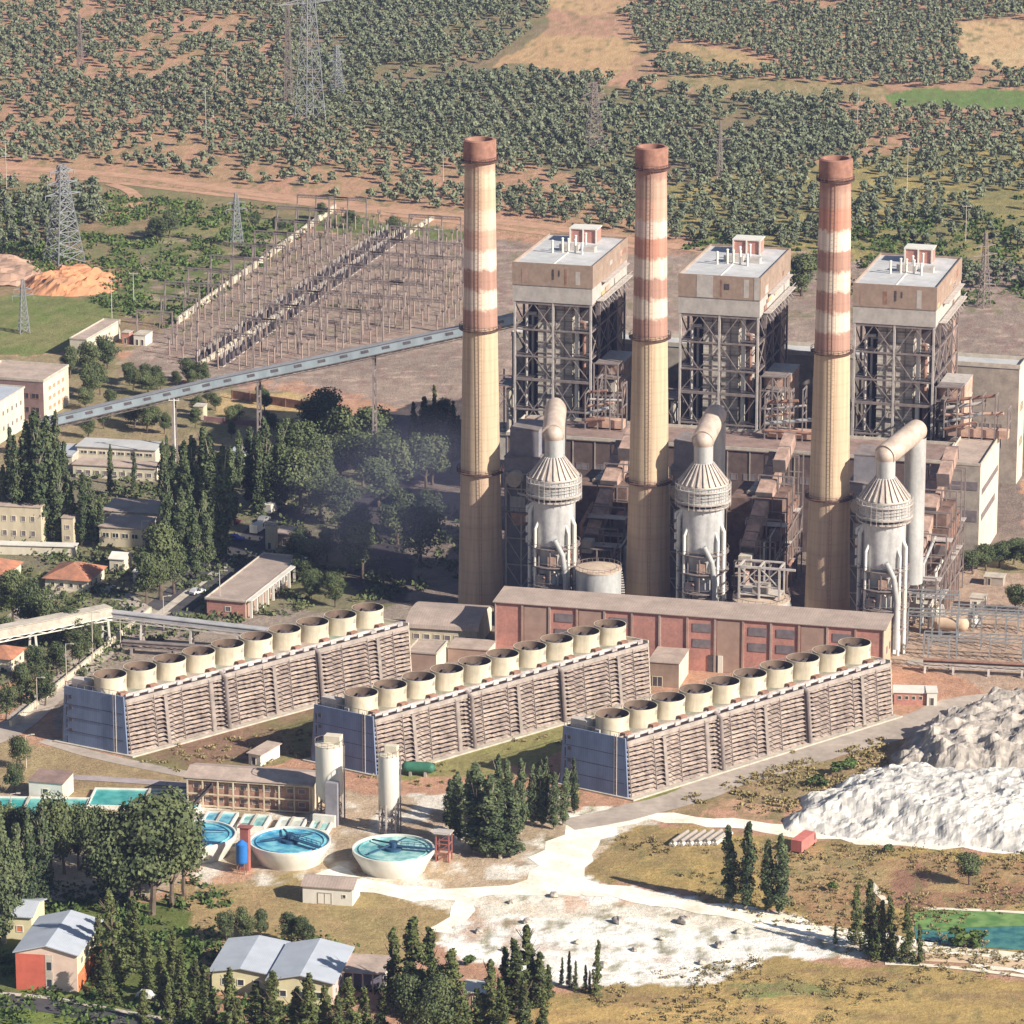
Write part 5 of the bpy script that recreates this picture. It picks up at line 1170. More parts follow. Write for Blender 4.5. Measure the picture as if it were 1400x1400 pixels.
building('villa', 'pale yellow house with a low blue-white roof, right half of the pair', 'house', (368,1372), A(12.6,-9), 19, 5.0, yel, 'gabley', roofblue, rh=1.3, over=.6, wins=[('front',3,1,1.4,1.4,1.6,1,1,1,glass,white),('right',4,1,1.4,1.4,1.6,1,1,1,glass,white)], endm=mat('pink_wall',(.70,.50,.46),.85,.06,.3))
def porch(root, W, D, h):
    for i in range(5):
        b = MB(); b.box(i*(W-.3)/4,i*(W-.3)/4+.3,-1.6,-1.3,0,h); b.build('column', steelpale, root)
    b = MB(); b.box(-.3,W+.3,-1.9,-.36,h,h+.25); b.build('porch_roof', rooftan, root)
building('garage', 'flat roofed carport beside the pale blue gabled houses', 'garage', (470,1350), A(8.2,-9), 8, 3.8, mat('slate_wall',(.20,.19,.24),.8,.1,.4), 'flat', rooftan, over=.3, extra=porch, endm=concpale)
building('shed', 'small tan shed with two white roofs between conifers at the bottom', 'shed', (632,1374), A(5,-12), 6, 2.8, pinkwall, 'gable', white, rh=.8, over=.4, doors=[('front',2,1.2,2)])
building('gate_lodge', 'low red building with a white end beside the dusty road', 'building', (1222,963), (1266,964), 4.6, 2.9, brickred, 'mono', white, rh=.2, over=.3, endm=white, wins=[('front',4,1,.9,1,1.2,1,.5,.5,glass)])
building('kiosk', 'pale cream end pavilion joined to the low red building', 'hut', (1267,965), A(2.4,-2), 4.8, 3.2, white, 'flat', white, over=.2, doors=[('front',.7,1,2)])
building('hut', 'tiny white hut in the yard right of the absorbers', 'hut', (1326,832), A(3.6,-15), 4, 2.8, white, 'flat', concpale, over=.2, doors=[('front',.8,1,2)])
building('hut', 'low tan store beneath the bushes right of the end block', 'hut', (1345,800), A(5,-15), 4, 2.2, concrete, 'flat', concpale, over=.2, doors=[('front',.8,1,2)])
building('transformer_house', 'small white and red kiosk at the corner of the switchyard', 'kiosk', (183,472), A(4,-17), 6, 3.4, white, 'flat', concpale, over=.2, doors=[('front',.6,1,2),('front',2.4,1,2)])
building('transformer_house', 'tiny red brick kiosk between store block and switchyard', 'kiosk', (167,470), A(2.4,-17), 4, 3.6, brickred, 'flat', concpale, over=.2, doors=[('front',.6,1,2)])
building('kiosk', 'yellow hut on the sandy yard below the long conveyor', 'hut', (265,574), A(3,-12), 4, 4, cream, 'flat', concpale, over=.2, doors=[('front',.8,1,2)])

# ------------------------------------------------------------------ water works
waterm = bpy.data.materials.new('turquoise_water'); waterm.use_nodes = True
def mkwater(name, c1, c2, rough=.15):
    m = bpy.data.materials.new(name); m.use_nodes = True; n = m.node_tree; L = n.links.new; b = n.nodes['Principled BSDF']; b.inputs['Roughness'].default_value = rough
    tc = n.nodes.new('ShaderNodeTexCoord'); no = n.nodes.new('ShaderNodeTexNoise'); no.inputs['Scale'].default_value = .35; no.inputs['Detail'].default_value = 4; L(tc.outputs['Object'], no.inputs[0])
    r = n.nodes.new('ShaderNodeValToRGB'); r.color_ramp.elements[0].position = .38; r.color_ramp.elements[1].position = .6; r.color_ramp.elements[0].color = (*c1,1); r.color_ramp.elements[1].color = (*c2,1)
    L(no.outputs[0], r.inputs[0]); L(r.outputs[0], b.inputs['Base Color'])
    n2 = n.nodes.new('ShaderNodeTexNoise'); n2.inputs['Scale'].default_value = 3; L(tc.outputs['Object'], n2.inputs[0]); bp = n.nodes.new('ShaderNodeBump'); bp.inputs['Strength'].default_value = .2; bp.inputs['Distance'].default_value = .1
    L(n2.outputs[0], bp.inputs['Height']); L(bp.outputs[0], b.inputs['Normal']); return m
wblue = mkwater('clarifier_blue', (.05,.27,.46), (.22,.58,.66)); wteal = mkwater('clarifier_teal', (.12,.36,.38), (.42,.66,.62)); wpool = mkwater('pool_teal', (.04,.30,.30), (.10,.45,.42)); wpond = mkwater('pond_water', (.03,.13,.14), (.08,.24,.20)); walg = mkwater('pond_algae', (.09,.20,.05), (.20,.32,.10), .6)
def clarifier(px, py, label, wm, ang):
    X, Y = G(px, py); root = thing('clarifier_tank', label, 'clarifier', (X, Y), ang, 'round clarifier tanks'); R = 8.7; h = 4.6
    b = MB(); b.lathe([(6.6,-.3),(7.2,1.2),(R,h-.8),(R,h),(R-.35,h),(R-.35,h-1.2),(R-2,h-2.2)], 64, cap=False); b.build('tank_wall', white, root, True)
    b = MB(); b.lathe([(R-.36,h-.45),(0.02,h-.45)], 64, cap=False); b.build('water', wm, root)
    b = MB(); b.lathe([(R-1.5,h-.44),(R-1.5,h-.2),(R-1.35,h-.2),(R-1.35,h-.44)], 48, cap=False); b.build('weir', wm, root)
    b = MB(); b.tube((0,0,h-1),(0,0,h+1.4),.9,16); b.tube((0,0,h-.5),(0,0,h+.15),1.9,20); b.build('centre_column', mat('navy_steel',(.03,.08,.16),.6,.1,.5), root)
    b = MB(); b.box(-R-.3,R*.1,-.55,.55,h+.35,h+.5)
    for sg in (-.5,.5):
        b.bar((-R,sg,h+1.4),(R*.1,sg,h+1.4),.1)
        for x in np.arange(-R,1,1.4): b.bar((x,sg,h+.4),(x,sg,h+1.4),.08)
    b.bar((0,0,h+.9),(4,5,h+.1),.3); b.bar((0,0,h+.9),(5.6,-3.6,h+.1),.3); b.bar((0,0,h+.9),(-1,-6.6,h+.1),.25); b.build('rake_bridge', mat('navy_steel',(.03,.08,.16),.6,.1,.5), root)
    b = MB(); b.box(1.6,3.2,-R-.3,-R+1.4,0,3.4); b.build('access_box', concpale, root)
clarifier(268,1167,'leftmost round clarifier, half hidden behind the big leafy tree', wblue, 1.9)
clarifier(397,1176,'middle round clarifier with bright blue water beside the blue tank', wblue, 2.4)
clarifier(538,1187,'rightmost round clarifier with green-teal water and a dark centre', wteal, 2.9)
def basin(px, py, w, d, ang, label, wm, h=1.2, name='settling_basin'):
    X, Y = G(px, py); root = thing(name, label, 'basin', (X, Y), math.radians(ang)); b = MB()
    b.box(0,w,0,.4,-.1,h); b.box(0,w,d-.4,d,-.1,h); b.box(0,.4,.4,d-.4,-.1,h); b.box(w-.4,w,.4,d-.4,-.1,h); b.build('basin_wall', white, root)
    b = MB(); b.add([(.4,.4,h-.35),(w-.4,.4,h-.35),(w-.4,d-.4,h-.35),(.4,d-.4,h-.35)], [(0,1,2,3)]); b.build('water', wm, root)
    b = MB(); b.bar((w*.5,.1,h+.1),(w*.5,d-.1,h+.1),.6,.15); b.build('walkway', concpale, root)
basin(272,1134,7,9,-8,'leftmost small turquoise basin in front of the pump hall',wblue); basin(324,1136,6,8,-8,'second small basin with pale green water before the pump hall',wteal)
basin(374,1140,6,8,-8,'third small basin, nearly white, before the pump hall',mkwater('milky',(.5,.55,.5),(.7,.72,.66))); basin(420,1142,4.5,7,-8,'small green basin beside the foot of the left silo',wteal)
basin(118,1106,25,12,-4,'long turquoise pool beside the brick pump hall',wpool,.9,'pool'); basin(-60,1128,27,17,-3,'wide teal pool behind the trees at the left edge',wpool,.9,'pool')
basin(160,1132,9,7,-4,'dull grey-teal pool below the long turquoise one',mkwater('greyteal',(.08,.18,.18),(.14,.26,.26)),.9,'pool')
def silo(px, py, r, z0, z1, label, chute):
    X, Y = G(px, py); root = thing('silo', label, 'silo', (X, Y), PLANT, 'white storage silos')
    b = MB(); b.lathe([(.5,z0-3),(r,z0),(r,z1)], 36, cap=False); b.build('silo_body', white, root, True)
    b = MB(); b.lathe([(r,z1),(r+.1,z1+.15),(.6,z1+.9),(.01,z1+.9)], 36, cap=False); b.box(-r*.3,r*.9,-r*.3,r*.5,z1+.5,z1+2.2); b.build('silo_top', creamw, root)
    for i in range(6):
        a = PI/6+i*PI/3; b = MB(); b.bar((r*.92*math.cos(a),r*.92*math.sin(a),0),(r*.92*math.cos(a),r*.92*math.sin(a),z0+.4),.35); b.build('leg', steelpale, root)
    b = MB()
    for i in range(6):
        a = PI/6+i*PI/3; a2 = a+PI/3
        for z in (1,z0*.55): b.bar((r*.92*math.cos(a),r*.92*math.sin(a),z),(r*.92*math.cos(a2),r*.92*math.sin(a2),z),.2)
        b.bar((r*.92*math.cos(a),r*.92*math.sin(a),1),(r*.92*math.cos(a2),r*.92*math.sin(a2),z0*.55),.14)
    b.build('leg_bracing', steel, root)
    b = MB()
    for i in range(14):
        a = 2*PI*i/14; b.bar(((r+.1)*math.cos(a),(r+.1)*math.sin(a),z1),((r+.1)*math.cos(a),(r+.1)*math.sin(a),z1+1.2),.08)
    b.lathe([(r+.05,z1+1.15),(r+.15,z1+1.15),(r+.15,z1+1.25),(r+.05,z1+1.25)], 28, cap=False); b.build('railing', steel, root)
    b = MB(); b.bar((r+.3,0,0),(r+.3,0,z1),.12); b.bar((r+.3,.5,0),(r+.3,.5,z1),.12); b.build('ladder', steel, root)
    if chute:
        b = MB(); b.box(r*.2,r*1.1,-r-2,-r-.2,-.1,z0+4); b.build('stair_shaft', mat('slate_cladding',(.27,.26,.29)), root)
        b = MB(); b.box(-2,3,-r-3,-r-2.1,0,2.6); b.build('loading_bay', white, root)
silo(451,1118,3.0,zt(451,1118,1084),zt(451,1118,1018),'tall white silo on legs, the left one, with a dark shaft beside it',True)
silo(532,1138,2.25,zt(532,1138,1096),zt(532,1138,1032),'slimmer white silo on legs, the right one',False)
def bluetank(px, py):
    X, Y = G(px, py); root = thing('dosing_tank', 'upright bright blue tank on legs between two clarifiers', 'tank', (X, Y), PLANT)
    b = MB(); b.lathe([(.4,1.6),(1.25,2.6),(1.25,6.6),(.3,7.4),(0.01,7.4)], 24, cap=False); b.build('tank_body', bluepaint, root, True)
    for i in range(4):
        a = PI/4+i*PI/2; b = MB(); b.bar((1.1*math.cos(a),1.1*math.sin(a),0),(1.1*math.cos(a),1.1*math.sin(a),3),.2); b.build('leg', rust, root)
    b = MB(); b.box(-.9,.9,1.6,3.2,0,9.5); b.box(-1.4,1.6,1.4,3.4,9.5,9.7); b.bar((-1.3,1.5,10.6),(1.5,1.5,10.6),.12); b.build('hoist_tower', mat('oxide_red',(.36,.13,.11),.8,.12,.6), root)
bluetank(331,1194)
def redrig(px, py, label, s=1):
    X, Y = G(px, py); root = thing('hoist_frame', label, 'hoist', (X, Y), PLANT); ox = mat('oxide_red',(.36,.13,.11)); b = MB()
    for u in (-1.4,1.4):
        for v in (-1.2,1.2): b.bar((u,v,0),(u,v,6.2*s),.26)
    for z in (2,4,6.2): b.bar((-1.4,-1.2,z*s),(1.4,-1.2,z*s),.2); b.bar((-1.4,1.2,z*s),(1.4,1.2,z*s),.2); b.bar((1.4,-1.2,z*s),(1.4,1.2,z*s),.2); b.bar((-1.4,-1.2,(z-2)*s),(1.4,-1.2,z*s),.15)
    b.build('frame', ox, root); b = MB(); b.box(-1.8,1.8,-1.6,1.6,6.25*s,6.45*s); b.bar((-1.8,-1.6,7.4*s),(1.8,-1.6,7.4*s),.12); b.bar((-1.8,-1.6,6.4*s),(-1.8,-1.6,7.4*s),.12); b.bar((1.8,-1.6,6.4*s),(1.8,-1.6,7.4*s),.12); b.build('platform', steelpale, root)
    b = MB(); b.box(-1,1.2,-.9,.9,.0,1.8); b.build('motor_house', salmon, root)
redrig(607,1176,'red steel hoist frame right of the teal clarifier')
def htank(px, py):
    X, Y = G(px, py); root = thing('fuel_tank', 'green horizontal tank on saddles at the foot of the middle tower bank', 'tank', (X, Y), math.radians(-8))
    b = MB(); b.tube((-2.6,0,1.9),(2.6,0,1.9),1.25,20); b.ball((-2.6,0,1.9),1.22,20); b.ball((2.6,0,1.9),1.22,20); b.build('tank_body', greenp, root, True)
    for u in (-1.7,1.7): b = MB(); b.box(u-.3,u+.3,-1.1,1.1,0,1.1); b.build('saddle', concrete, root)
htank(572,1060)

# pond at the lower right
pts = [(1248,1250),(1268,1244),(1340,1246),(1460,1254),(1560,1262),(1560,1312),(1430,1302),(1300,1292),(1252,1286)]
sheet('pond', pts, wpond, .06)
sheet('pond_weed', [(1248,1250),(1268,1244),(1340,1246),(1460,1254),(1560,1262),(1560,1270),(1440,1266),(1330,1268),(1290,1274),(1252,1270)], walg, .10)
strip('path', [(1256,1299),(1300,1298),(1400,1308),(1560,1324)], 3.4, mat('pale_bank',(.80,.73,.58),.9,.06,.3), .12, .3)
strip('path', [(1210,1318),(1262,1320),(1330,1326),(1420,1338),(1560,1352)], 1.6, mat('pale_bank',(.80,.73,.58)), .12, .2)
strip('path', [(1265,1309),(1330,1312),(1420,1322),(1560,1336)], 4.6, mat('peach_bank',(.64,.48,.32),.9,.1,.2), .09, .2)
strip('path', [(1192,1208),(1202,1222),(1214,1236)], 1.5, mat('pale_bank',(.80,.73,.58)), .12, .2)
strip('path', [(1262,1243),(1340,1245),(1460,1253),(1560,1261)], 1.4, mat('pale_bank',(.80,.73,.58)), .16, .15)

# ------------------------------------------------------------------ vehicles and loose things
def vehicle(px, py, ang, L_, W_v, H_, bodym, label, kind='car', cat='car'):
    X, Y = G(px, py); root = thing(kind, label, cat, (X, Y, .08), math.radians(ang)); b = MB()
    if kind in ('van','truck'):
        prof = [(-L_/2,.45),(L_/2,.45),(L_/2,1.1),(L_/2-.25,1.25),(L_/2-.95,H_),(-L_/2,H_)]
    else: prof = [(-L_/2,.35),(L_/2,.35),(L_/2,.85),(L_*.22,.95),(L_*.08,H_),(-L_*.30,H_),(-L_*.45,.98),(-L_/2,.9)]
    n = len(prof); b.add([(x,-W_v/2,z) for x,z in prof]+[(x,W_v/2,z) for x,z in prof], [tuple(range(n)), tuple(range(2*n-1,n-1,-1))]+[(i,n+i,n+(i+1)%n,(i+1)%n) for i in range(n)])
    b.build('body', bodym, root)
    g = MB()
    if kind == 'car':
        g.add([(L_*.21,-W_v*.42,.99),(L_*.21,W_v*.42,.99),(L_*.085,W_v*.40,H_-.03),(L_*.085,-W_v*.40,H_-.03)], [(0,1,2,3)]); g.box(-L_*.28,L_*.06,-W_v/2-.01,-W_v/2+.01,1.0,H_-.08); g.box(-L_*.28,L_*.06,W_v/2-.01,W_v/2+.01,1.0,H_-.08)
    else: g.box(L_/2-1.4,L_/2-.8,-W_v/2-.02,-W_v/2+.01,1.2,H_-.3); g.add([(L_/2-.26,-W_v*.43,1.30),(L_/2-.26,W_v*.43,1.30),(L_/2-.88,W_v*.43,H_-.14),(L_/2-.88,-W_v*.43,H_-.14)], [(0,1,2,3)])
    g.build('window', glass, root)
    for x in (-L_*.32, L_*.32):
        for y in (-W_v/2, W_v/2): w_ = MB(); w_.tube((x,y-.1,.34),(x,y+.1,.34),.34,12); w_.build('wheel', tyre, root)
vehicle(352,728,68,5.4,2.1,2.5,white,'white van parked behind the long brick office, the nearer one','van','van')
vehicle(372,700,68,6.5,2.3,2.8,white,'larger white van parked further up the road','van','van')
vehicle(361,713,68,4.6,1.9,1.5,mat('grey_car_paint',(.3,.3,.32),.4,.05,1),'grey car parked between the two white vans')
vehicle(322,739,-14,4.6,1.9,1.5,mat('blue_car_paint',(.05,.10,.42),.35,.05,1),'dark blue car beside the red pipework')
vehicle(318,716,-14,4.2,1.8,1.5,mat('red_car_paint',(.45,.06,.06),.35,.05,1),'red car in the shade of the poplars')
vehicle(270,812,50,4.4,1.8,1.5,mat('silver_car_paint',(.6,.6,.64),.35,.05,1),'silver car driving on the asphalt road')
vehicle(1099,1160,62,8,2.5,3,mat('faded_red_truck',(.62,.20,.17),.6,.12,.6),'faded red lorry beside the limestone track','truck','lorry')
vehicle(202,1366,-8,4.6,1.9,1.6,white,'white car half hidden under the trees on the bottom road')
# bundles of white pipes
for i in range(6):
    px = 930+i*11.5; X, Y = G(px, 1150-i*.3); root = thing('pipe_stack', 'bundle of white concrete pipes lying beside the limestone track, '+(['leftmost','second from the left','third from the left','fourth from the left','fifth from the left','rightmost'][i])+' of six', 'pipes', (X, Y), math.radians(62), 'bundles of pipes beside the track')
    for k in range(2):
        b = MB(); b.tube((-4,k*.75-.3,.42),(4,k*.75-.3,.42),.4,10); b.tube((-4.02,k*.75-.3,.42),(-4.0,k*.75-.3,.42),.3,10); b.build('pipe', white, root)
    b = MB(); b.tube((-3.8,.08,1.08),(3.9,.08,1.08),.4,10); b.build('pipe', concrete, root)

# ------------------------------------------------------------------ pylons, posts, lamps
pyl = mat('galvanised_lattice', (.27,.28,.29), .6, .1, .5); pyld = mat('dull_lattice', (.27,.22,.20), .7, .1, .5)
def pylon(px, py, top, label, m=pyl, bw=None, arms=3, t=.2):
    X, Y = G(px, py); H = ZT((px,py), top); root = thing('lattice_pylon', label, 'pylon', (X, Y), math.radians(random.choice((-15,20,35)))); bw = bw or H*.085
    def wd(z): return bw*(1-z/H*.86) if z < H*.62 else bw*(1-.62*.86)*(1-(z-H*.62)/(H*.38)*.55)
    for sx in (-1,1):
        for sy in (-1,1):
            b = MB(); zs = [0,H*.3,H*.62,H]
            for a_, c_ in zip(zs[:-1], zs[1:]): b.bar((sx*wd(a_),sy*wd(a_),a_),(sx*wd(c_),sy*wd(c_),c_),t)
            b.build('leg', m, root)
    b = MB(); n = 11; zz = [H*(1-(1-i/n)**1.25) for i in range(n+1)]
    for a_, c_ in zip(zz[:-1], zz[1:]):
        p, q = wd(a_), wd(c_)
        for (x0,y0,x1,y1) in ((-1,-1,1,-1),(1,-1,1,1),(1,1,-1,1),(-1,1,-1,-1)):
            b.bar((x0*p,y0*p,a_),(x1*q,y1*q,c_),t*.6); b.bar((x1*p,y1*p,a_),(x0*q,y0*q,c_),t*.6); b.bar((x0*q,y0*q,c_),(x1*q,y1*q,c_),t*.6)
    b.build('lattice', m, root)
    for k in range(arms):
        z = H*(.70+.12*k); a_ = H*(.20-.03*k); b = MB()
        for s_ in (-1,1): b.bar((0,0,z+H*.03),(s_*a_,0,z),t*.8); b.bar((0,wd(z),z),(s_*a_,0,z),t*.7); b.bar((0,-wd(z),z),(s_*a_,0,z),t*.7); b.bar((s_*a_,0,z),(s_*a_,0,z-1.6),t*.7)
        b.build('cross_arm', m, root)
pylon(424,172,-70,'huge lattice pylon rising out of the top of the picture among the olives', pyl, 4.6, 3, .24)
pylon(88,357,226,'tall grey lattice pylon above the orange soil heap', pyl, 5.2, 3, .36)
pylon(812,206,112,'slim lattice pylon in the grove between the left and middle chimneys', pyld, 3.4)
pylon(395,150,-30,'thin brown lattice mast left of the huge pylon', pyld, 1.6, 2)
pylon(461,132,62,'small lattice pylon just right of the huge one', pyl, 2.6, 2)
pylon(324,336,264,'light lattice mast on the green slope above the switchyard', pyl, 2.0, 2)
pylon(33,455,382,'thin lattice mast standing in the bright green field', pyl, 1.6, 2)
pylon(984,250,165,'thin mast in the dense grove right of the middle chimney', pyld, 1.0, 1, .14)
pylon(110,92,20,'faint brown mast among the olives at the upper left', pyld, 1.2, 1)
pylon(1345,420,318,'brown lattice mast behind the turbine hall at the right', pyld, 1.6, 2)
def post(name, px, py, top, label, cat, group=None, m=steelpale, arm=0, r=.14):
    X, Y = G(px, py); H = ZT((px,py), top); root = thing(name, label, cat, (X, Y), random.uniform(-.4,.1), group)
    b = MB(); b.tube((0,0,-.2),(0,0,H),r,8,r*.6); b.build('pole', m, root)
    b = MB()
    if arm == 1: b.bar((0,0,H-.1),(1.6,0,H+.15),.14); b.box(1.2,2.1,-.2,.2,H+.02,H+.22); b.build('lamp_head', m, root)
    elif arm == 2: b.bar((-1.5,0,H-.5),(1.5,0,H-.5),.2); b.tube((-1.3,0,H-.4),(-1.3,0,H),.1,6); b.tube((1.3,0,H-.4),(1.3,0,H),.1,6); b.build('cross_bar', m, root)
LP = [(36,1050,1005),(51,970,926),(91,935,880),(127,905,838),(165,890,846),(224,862,815),(301,838,780),(16,1130,1085),(195,760,712),(250,712,660),(420,690,640)]
for i, p in enumerate(sorted(LP)): post('street_lamp', *p, 'slim pale lamp post along the works roads, '+ORD[i]+' from the left', 'street lamp', 'lamp posts along the works roads', concpale, 1)
PL = [(8,228,192),(183,420,372),(153,435,382),(345,432,392),(9,258,212),(310,120,90),(282,196,120),(606,262,205),(600,370,312),(1240,262,200),(1172,182,120),(1320,330,280),(1270,420,350)]
for i, p in enumerate(sorted(PL)): post('utility_pole', *p, 'thin utility pole with a crossbar on the hillside, '+ORD[i]+' from the left', 'utility pole', 'utility poles on the hillside', steelpale, 2, .16)
# floodlight mast beside the coal conveyor
post('floodlight_mast', 240, 655, 545, 'tall white floodlight mast among the poplars below the conveyor', 'mast', None, white, 2, .3)

# switchyard: rows of posts with cross bars, portal gantries, dark transformers
def lerp(a, b, t): return a+(b-a)*t
YARDP = [(455,300),(640,330),(632,450),(470,482),(330,512),(215,505),(250,440)]
pm = mat('dusty_concrete_post', (.36,.27,.23), .9, .1, 1)
b = MB(); b.bar((0,0,0),(0,0,5.2),.32); pme = b.mesh('support', pm); b = MB(); b.bar((-.9,0,5.2),(.9,0,5.2),.2); b.tube((-.8,0,5.2),(-.8,0,6.4),.14,6); b.tube((.8,0,5.2),(.8,0,6.4),.14,6); b.tube((0,0,5.2),(0,0,6.4),.14,6); ime = b.mesh('insulators', steel)
cnt = 0; OX, OY = G(455,300)
rowd = mathutils.Vector(G(272,500))-mathutils.Vector(G(592,300)); rowd.normalize(); perp = mathutils.Vector((-rowd.y, rowd.x))
c0 = mathutils.Vector(G(592,300))
spotsy = []
for j in range(-8, 14):
    for i in range(0, 46):
        q = c0+rowd*(i*6.2+random.uniform(-.4,.4))+perp*(j*7.0)
        px, py = PX(q.x, q.y)
        if inpoly(np.array(px), np.array(py), YARDP) or (inpoly(np.array(px), np.array(py), [(1060,400),(1160,395),(1180,440),(1060,450)])) or inpoly(np.array(px), np.array(py), [(1330,400),(1480,400),(1480,462),(1330,462)]): spotsy.append((q.x, q.y))
random.shuffle(spotsy)
for (x, y) in spotsy[:290]:
    r_ = thing('insulator_post', 'short concrete post with upright insulators in the switchyard grid', 'insulator post', (x, y), math.radians(-50), 'insulator posts in the switchyard')
    for me, nm in ((pme,'support'),(ime,'insulators')):
        o = bpy.data.objects.new(nm, me); C.objects.link(o); o.parent = r_
print('posts', len(spotsy))
gl = MB(); gl.bar((0,0,0),(0,0,10.5),.4); gl.bar((0,0,8),(-.0,2.2,0),.2); glm = gl.mesh('leg', pyld); gb = MB(); gb.bar((0,0,10.5),(12,0,10.5),.35); gb.bar((0,0,9.6),(12,0,9.6),.2)
for k in range(8): gb.bar((k*1.5,0,9.6),(k*1.5+.75,0,10.5),.14); gb.bar((k*1.5+.75,0,10.5),(k*1.5+1.5,0,9.6),.14)
gbm = gb.mesh('beam', pyld)
gan = []
for j in (-8,-7,-5,-4,-3,2,3,5,6,8,9,11):
    for i in range(1, 13):
        q = c0+rowd*(i*21)+perp*(j*7.0+3); px, py = PX(q.x, q.y)
        if inpoly(np.array(px), np.array(py), YARDP): gan.append((q.x, q.y))
for (x, y) in gan:
    r_ = thing('portal_gantry', 'dull lattice portal gantry spanning a bay of the switchyard', 'gantry', (x, y), math.atan2(perp.y, perp.x)+PI, 'portal gantries in the switchyard')
    for xx in (0,12): o = bpy.data.objects.new('leg', glm); C.objects.link(o); o.parent = r_; o.location.x = xx
    o = bpy.data.objects.new('beam', gbm); C.objects.link(o); o.parent = r_
# two lines of dark breakers between the pale cable trenches
tm = MB(); tm.box(-1.1,1.1,-.8,.8,.3,2.6); tmm = tm.mesh('tank', steeldark); t2 = MB(); t2.tube((-.6,0,2.6),(-.9,0,4.4),.18,6); t2.tube((.6,0,2.6),(.9,0,4.4),.18,6); t2.box(-1.2,1.2,-.9,.9,0,.3); t2m = t2.mesh('bushings', steelpale)
for li, (pa, pb, n) in enumerate((((556,322),(300,503),44),((532,322),(268,500),40))):
    a_ = mathutils.Vector(G(*pa)); b_ = mathutils.Vector(G(*pb))
    for i in range(n):
        q = a_.lerp(b_, (i+.5)/n); r_ = thing('circuit_breaker', 'dark boxy circuit breaker in the '+('right-hand' if li == 0 else 'left-hand')+' of two lines between the pale trenches', 'circuit breaker', (q.x, q.y), math.atan2(rowd.y, rowd.x), 'dark breakers, '+('right' if li == 0 else 'left')+' line')
        for me, nm in ((tmm,'tank'),(t2m,'bushings')): o = bpy.data.objects.new(nm, me); C.objects.link(o); o.parent = r_
trench = mat('pale_trench_cover', (.60,.53,.42), .9, .1, .4)
def wall_line(name, pa, pb, w, h, m, label, cat='wall'):
    a_, an, L_ = _fo(pa, pb); b = MB(); n = int(L_/6)
    b.box(0,L_,-w/2,w/2,-.1,h)
    for i in range(n+1): b.box(i*L_/n-.2,i*L_/n+.2,-w/2-.12,w/2+.12,-.1,h+.12)
    o = b.build(name, m); o.location = (*a_,0); o.rotation_euler = (0,0,an); tag(o, label, cat)
wall_line('perimeter_wall', (458,287), (243,443), .7, 2.2, trench, 'pale concrete wall along the left side of the switchyard')
wall_line('perimeter_wall', (592,300), (272,502), .7, 1.6, trench, 'pale concrete wall slanting through the middle of the switchyard')
wall_line('perimeter_wall', (318,545), (415,560), .4, 2.6, rust, 'rusty brown wall behind the sandy yard under the conveyor')
wall_line('perimeter_wall', (205,838), (15,994), .5, 1.5, trench, 'pale wall beside the road left of the cooling towers')
wall_line('perimeter_wall', (280,576), (390,586), .4, 1.6, mat('plum_wall',(.35,.2,.2),.9,.1,.5), 'low plum coloured wall in front of the sandy yard')

# right-hand yard: gantry, pipe bridge, small tanks
def yard_gantry(px, py, w, h, n, label):
    X, Y = G(px, py); root = thing('cable_gantry', label, 'gantry', (X, Y), PLANT+.1, 'steel gantries in the right-hand yard')
    for i in range(n):
        b = MB(); u = w*i/(n-1)
        for v in (0,3): b.bar((u,v,0),(u,v,h),.24)
        for k in range(4): b.bar((u,0,h*k/4),(u,3,h*(k+1)/4),.14)
        b.build('leg', pyl, root)
    b = MB()
    for v in (0,3):
        b.bar((0,v,h),(w,v,h),.26); b.bar((0,v,h-1),(w,v,h-1),.18)
        for k in range(n*3-3): b.bar((w*k/(n*3-3),v,h-1),(w*(k+1)/(n*3-3),v,h),.12)
    b.build('beam', pyl, root)
for i, a_ in enumerate(((1240,884,30,9,6,'tall steel gantry in the yard behind the dusty road, rear one'),(1262,900,32,6,5,'low steel gantry in the yard, front one'),(1232,868,14,11,4,'short steel gantry tight against the rightmost ducts'),(1300,862,22,6,5,'faint steel gantry beyond the others in the right-hand yard'),(1268,918,5,8,2,'narrow steel frame by the roadside right of the brick shed'))): yard_gantry(*a_)
conveyor([(1262,919,2.6),(1400,926,2.6),(1540,934,2.6)], 1.0, .6, steeldark, rust, 'dark pipe bridge on thin posts crossing the right-hand yard', [(0,.02,.5),(0,.3,.5),(0,.65,.5),(0,.98,.5),(1,.5,.5)], steelpale, 'pipe_bridge', False)
def dome(px, py):
    X, Y = G(px, py); root = thing('horizontal_vessel', 'tan horizontal vessel on blue-grey supports right of the rightmost absorber', 'tank', (X, Y), PLANT)
    b = MB(); b.tube((-3,0,3),(3,0,3),1.9,18); b.ball((-3,0,3),1.86,18); b.ball((3,0,3),1.86,18); b.build('vessel', mat('tan_cladding',(.62,.46,.33),.7,.1,.4), root, True)
    for u in (-2.2,2.2): b = MB(); b.box(u-.4,u+.4,-1.5,1.5,0,1.8); b.build('saddle', mat('slate_cladding',(.27,.26,.29)), root)
dome(1298,868); storage_tank(1278,846,1.5,3.4,'little pale tank in the yard below the end block',white); storage_tank(1330,856,1.2,2.6,'smallest pale tank beside the tiny white hut',white)

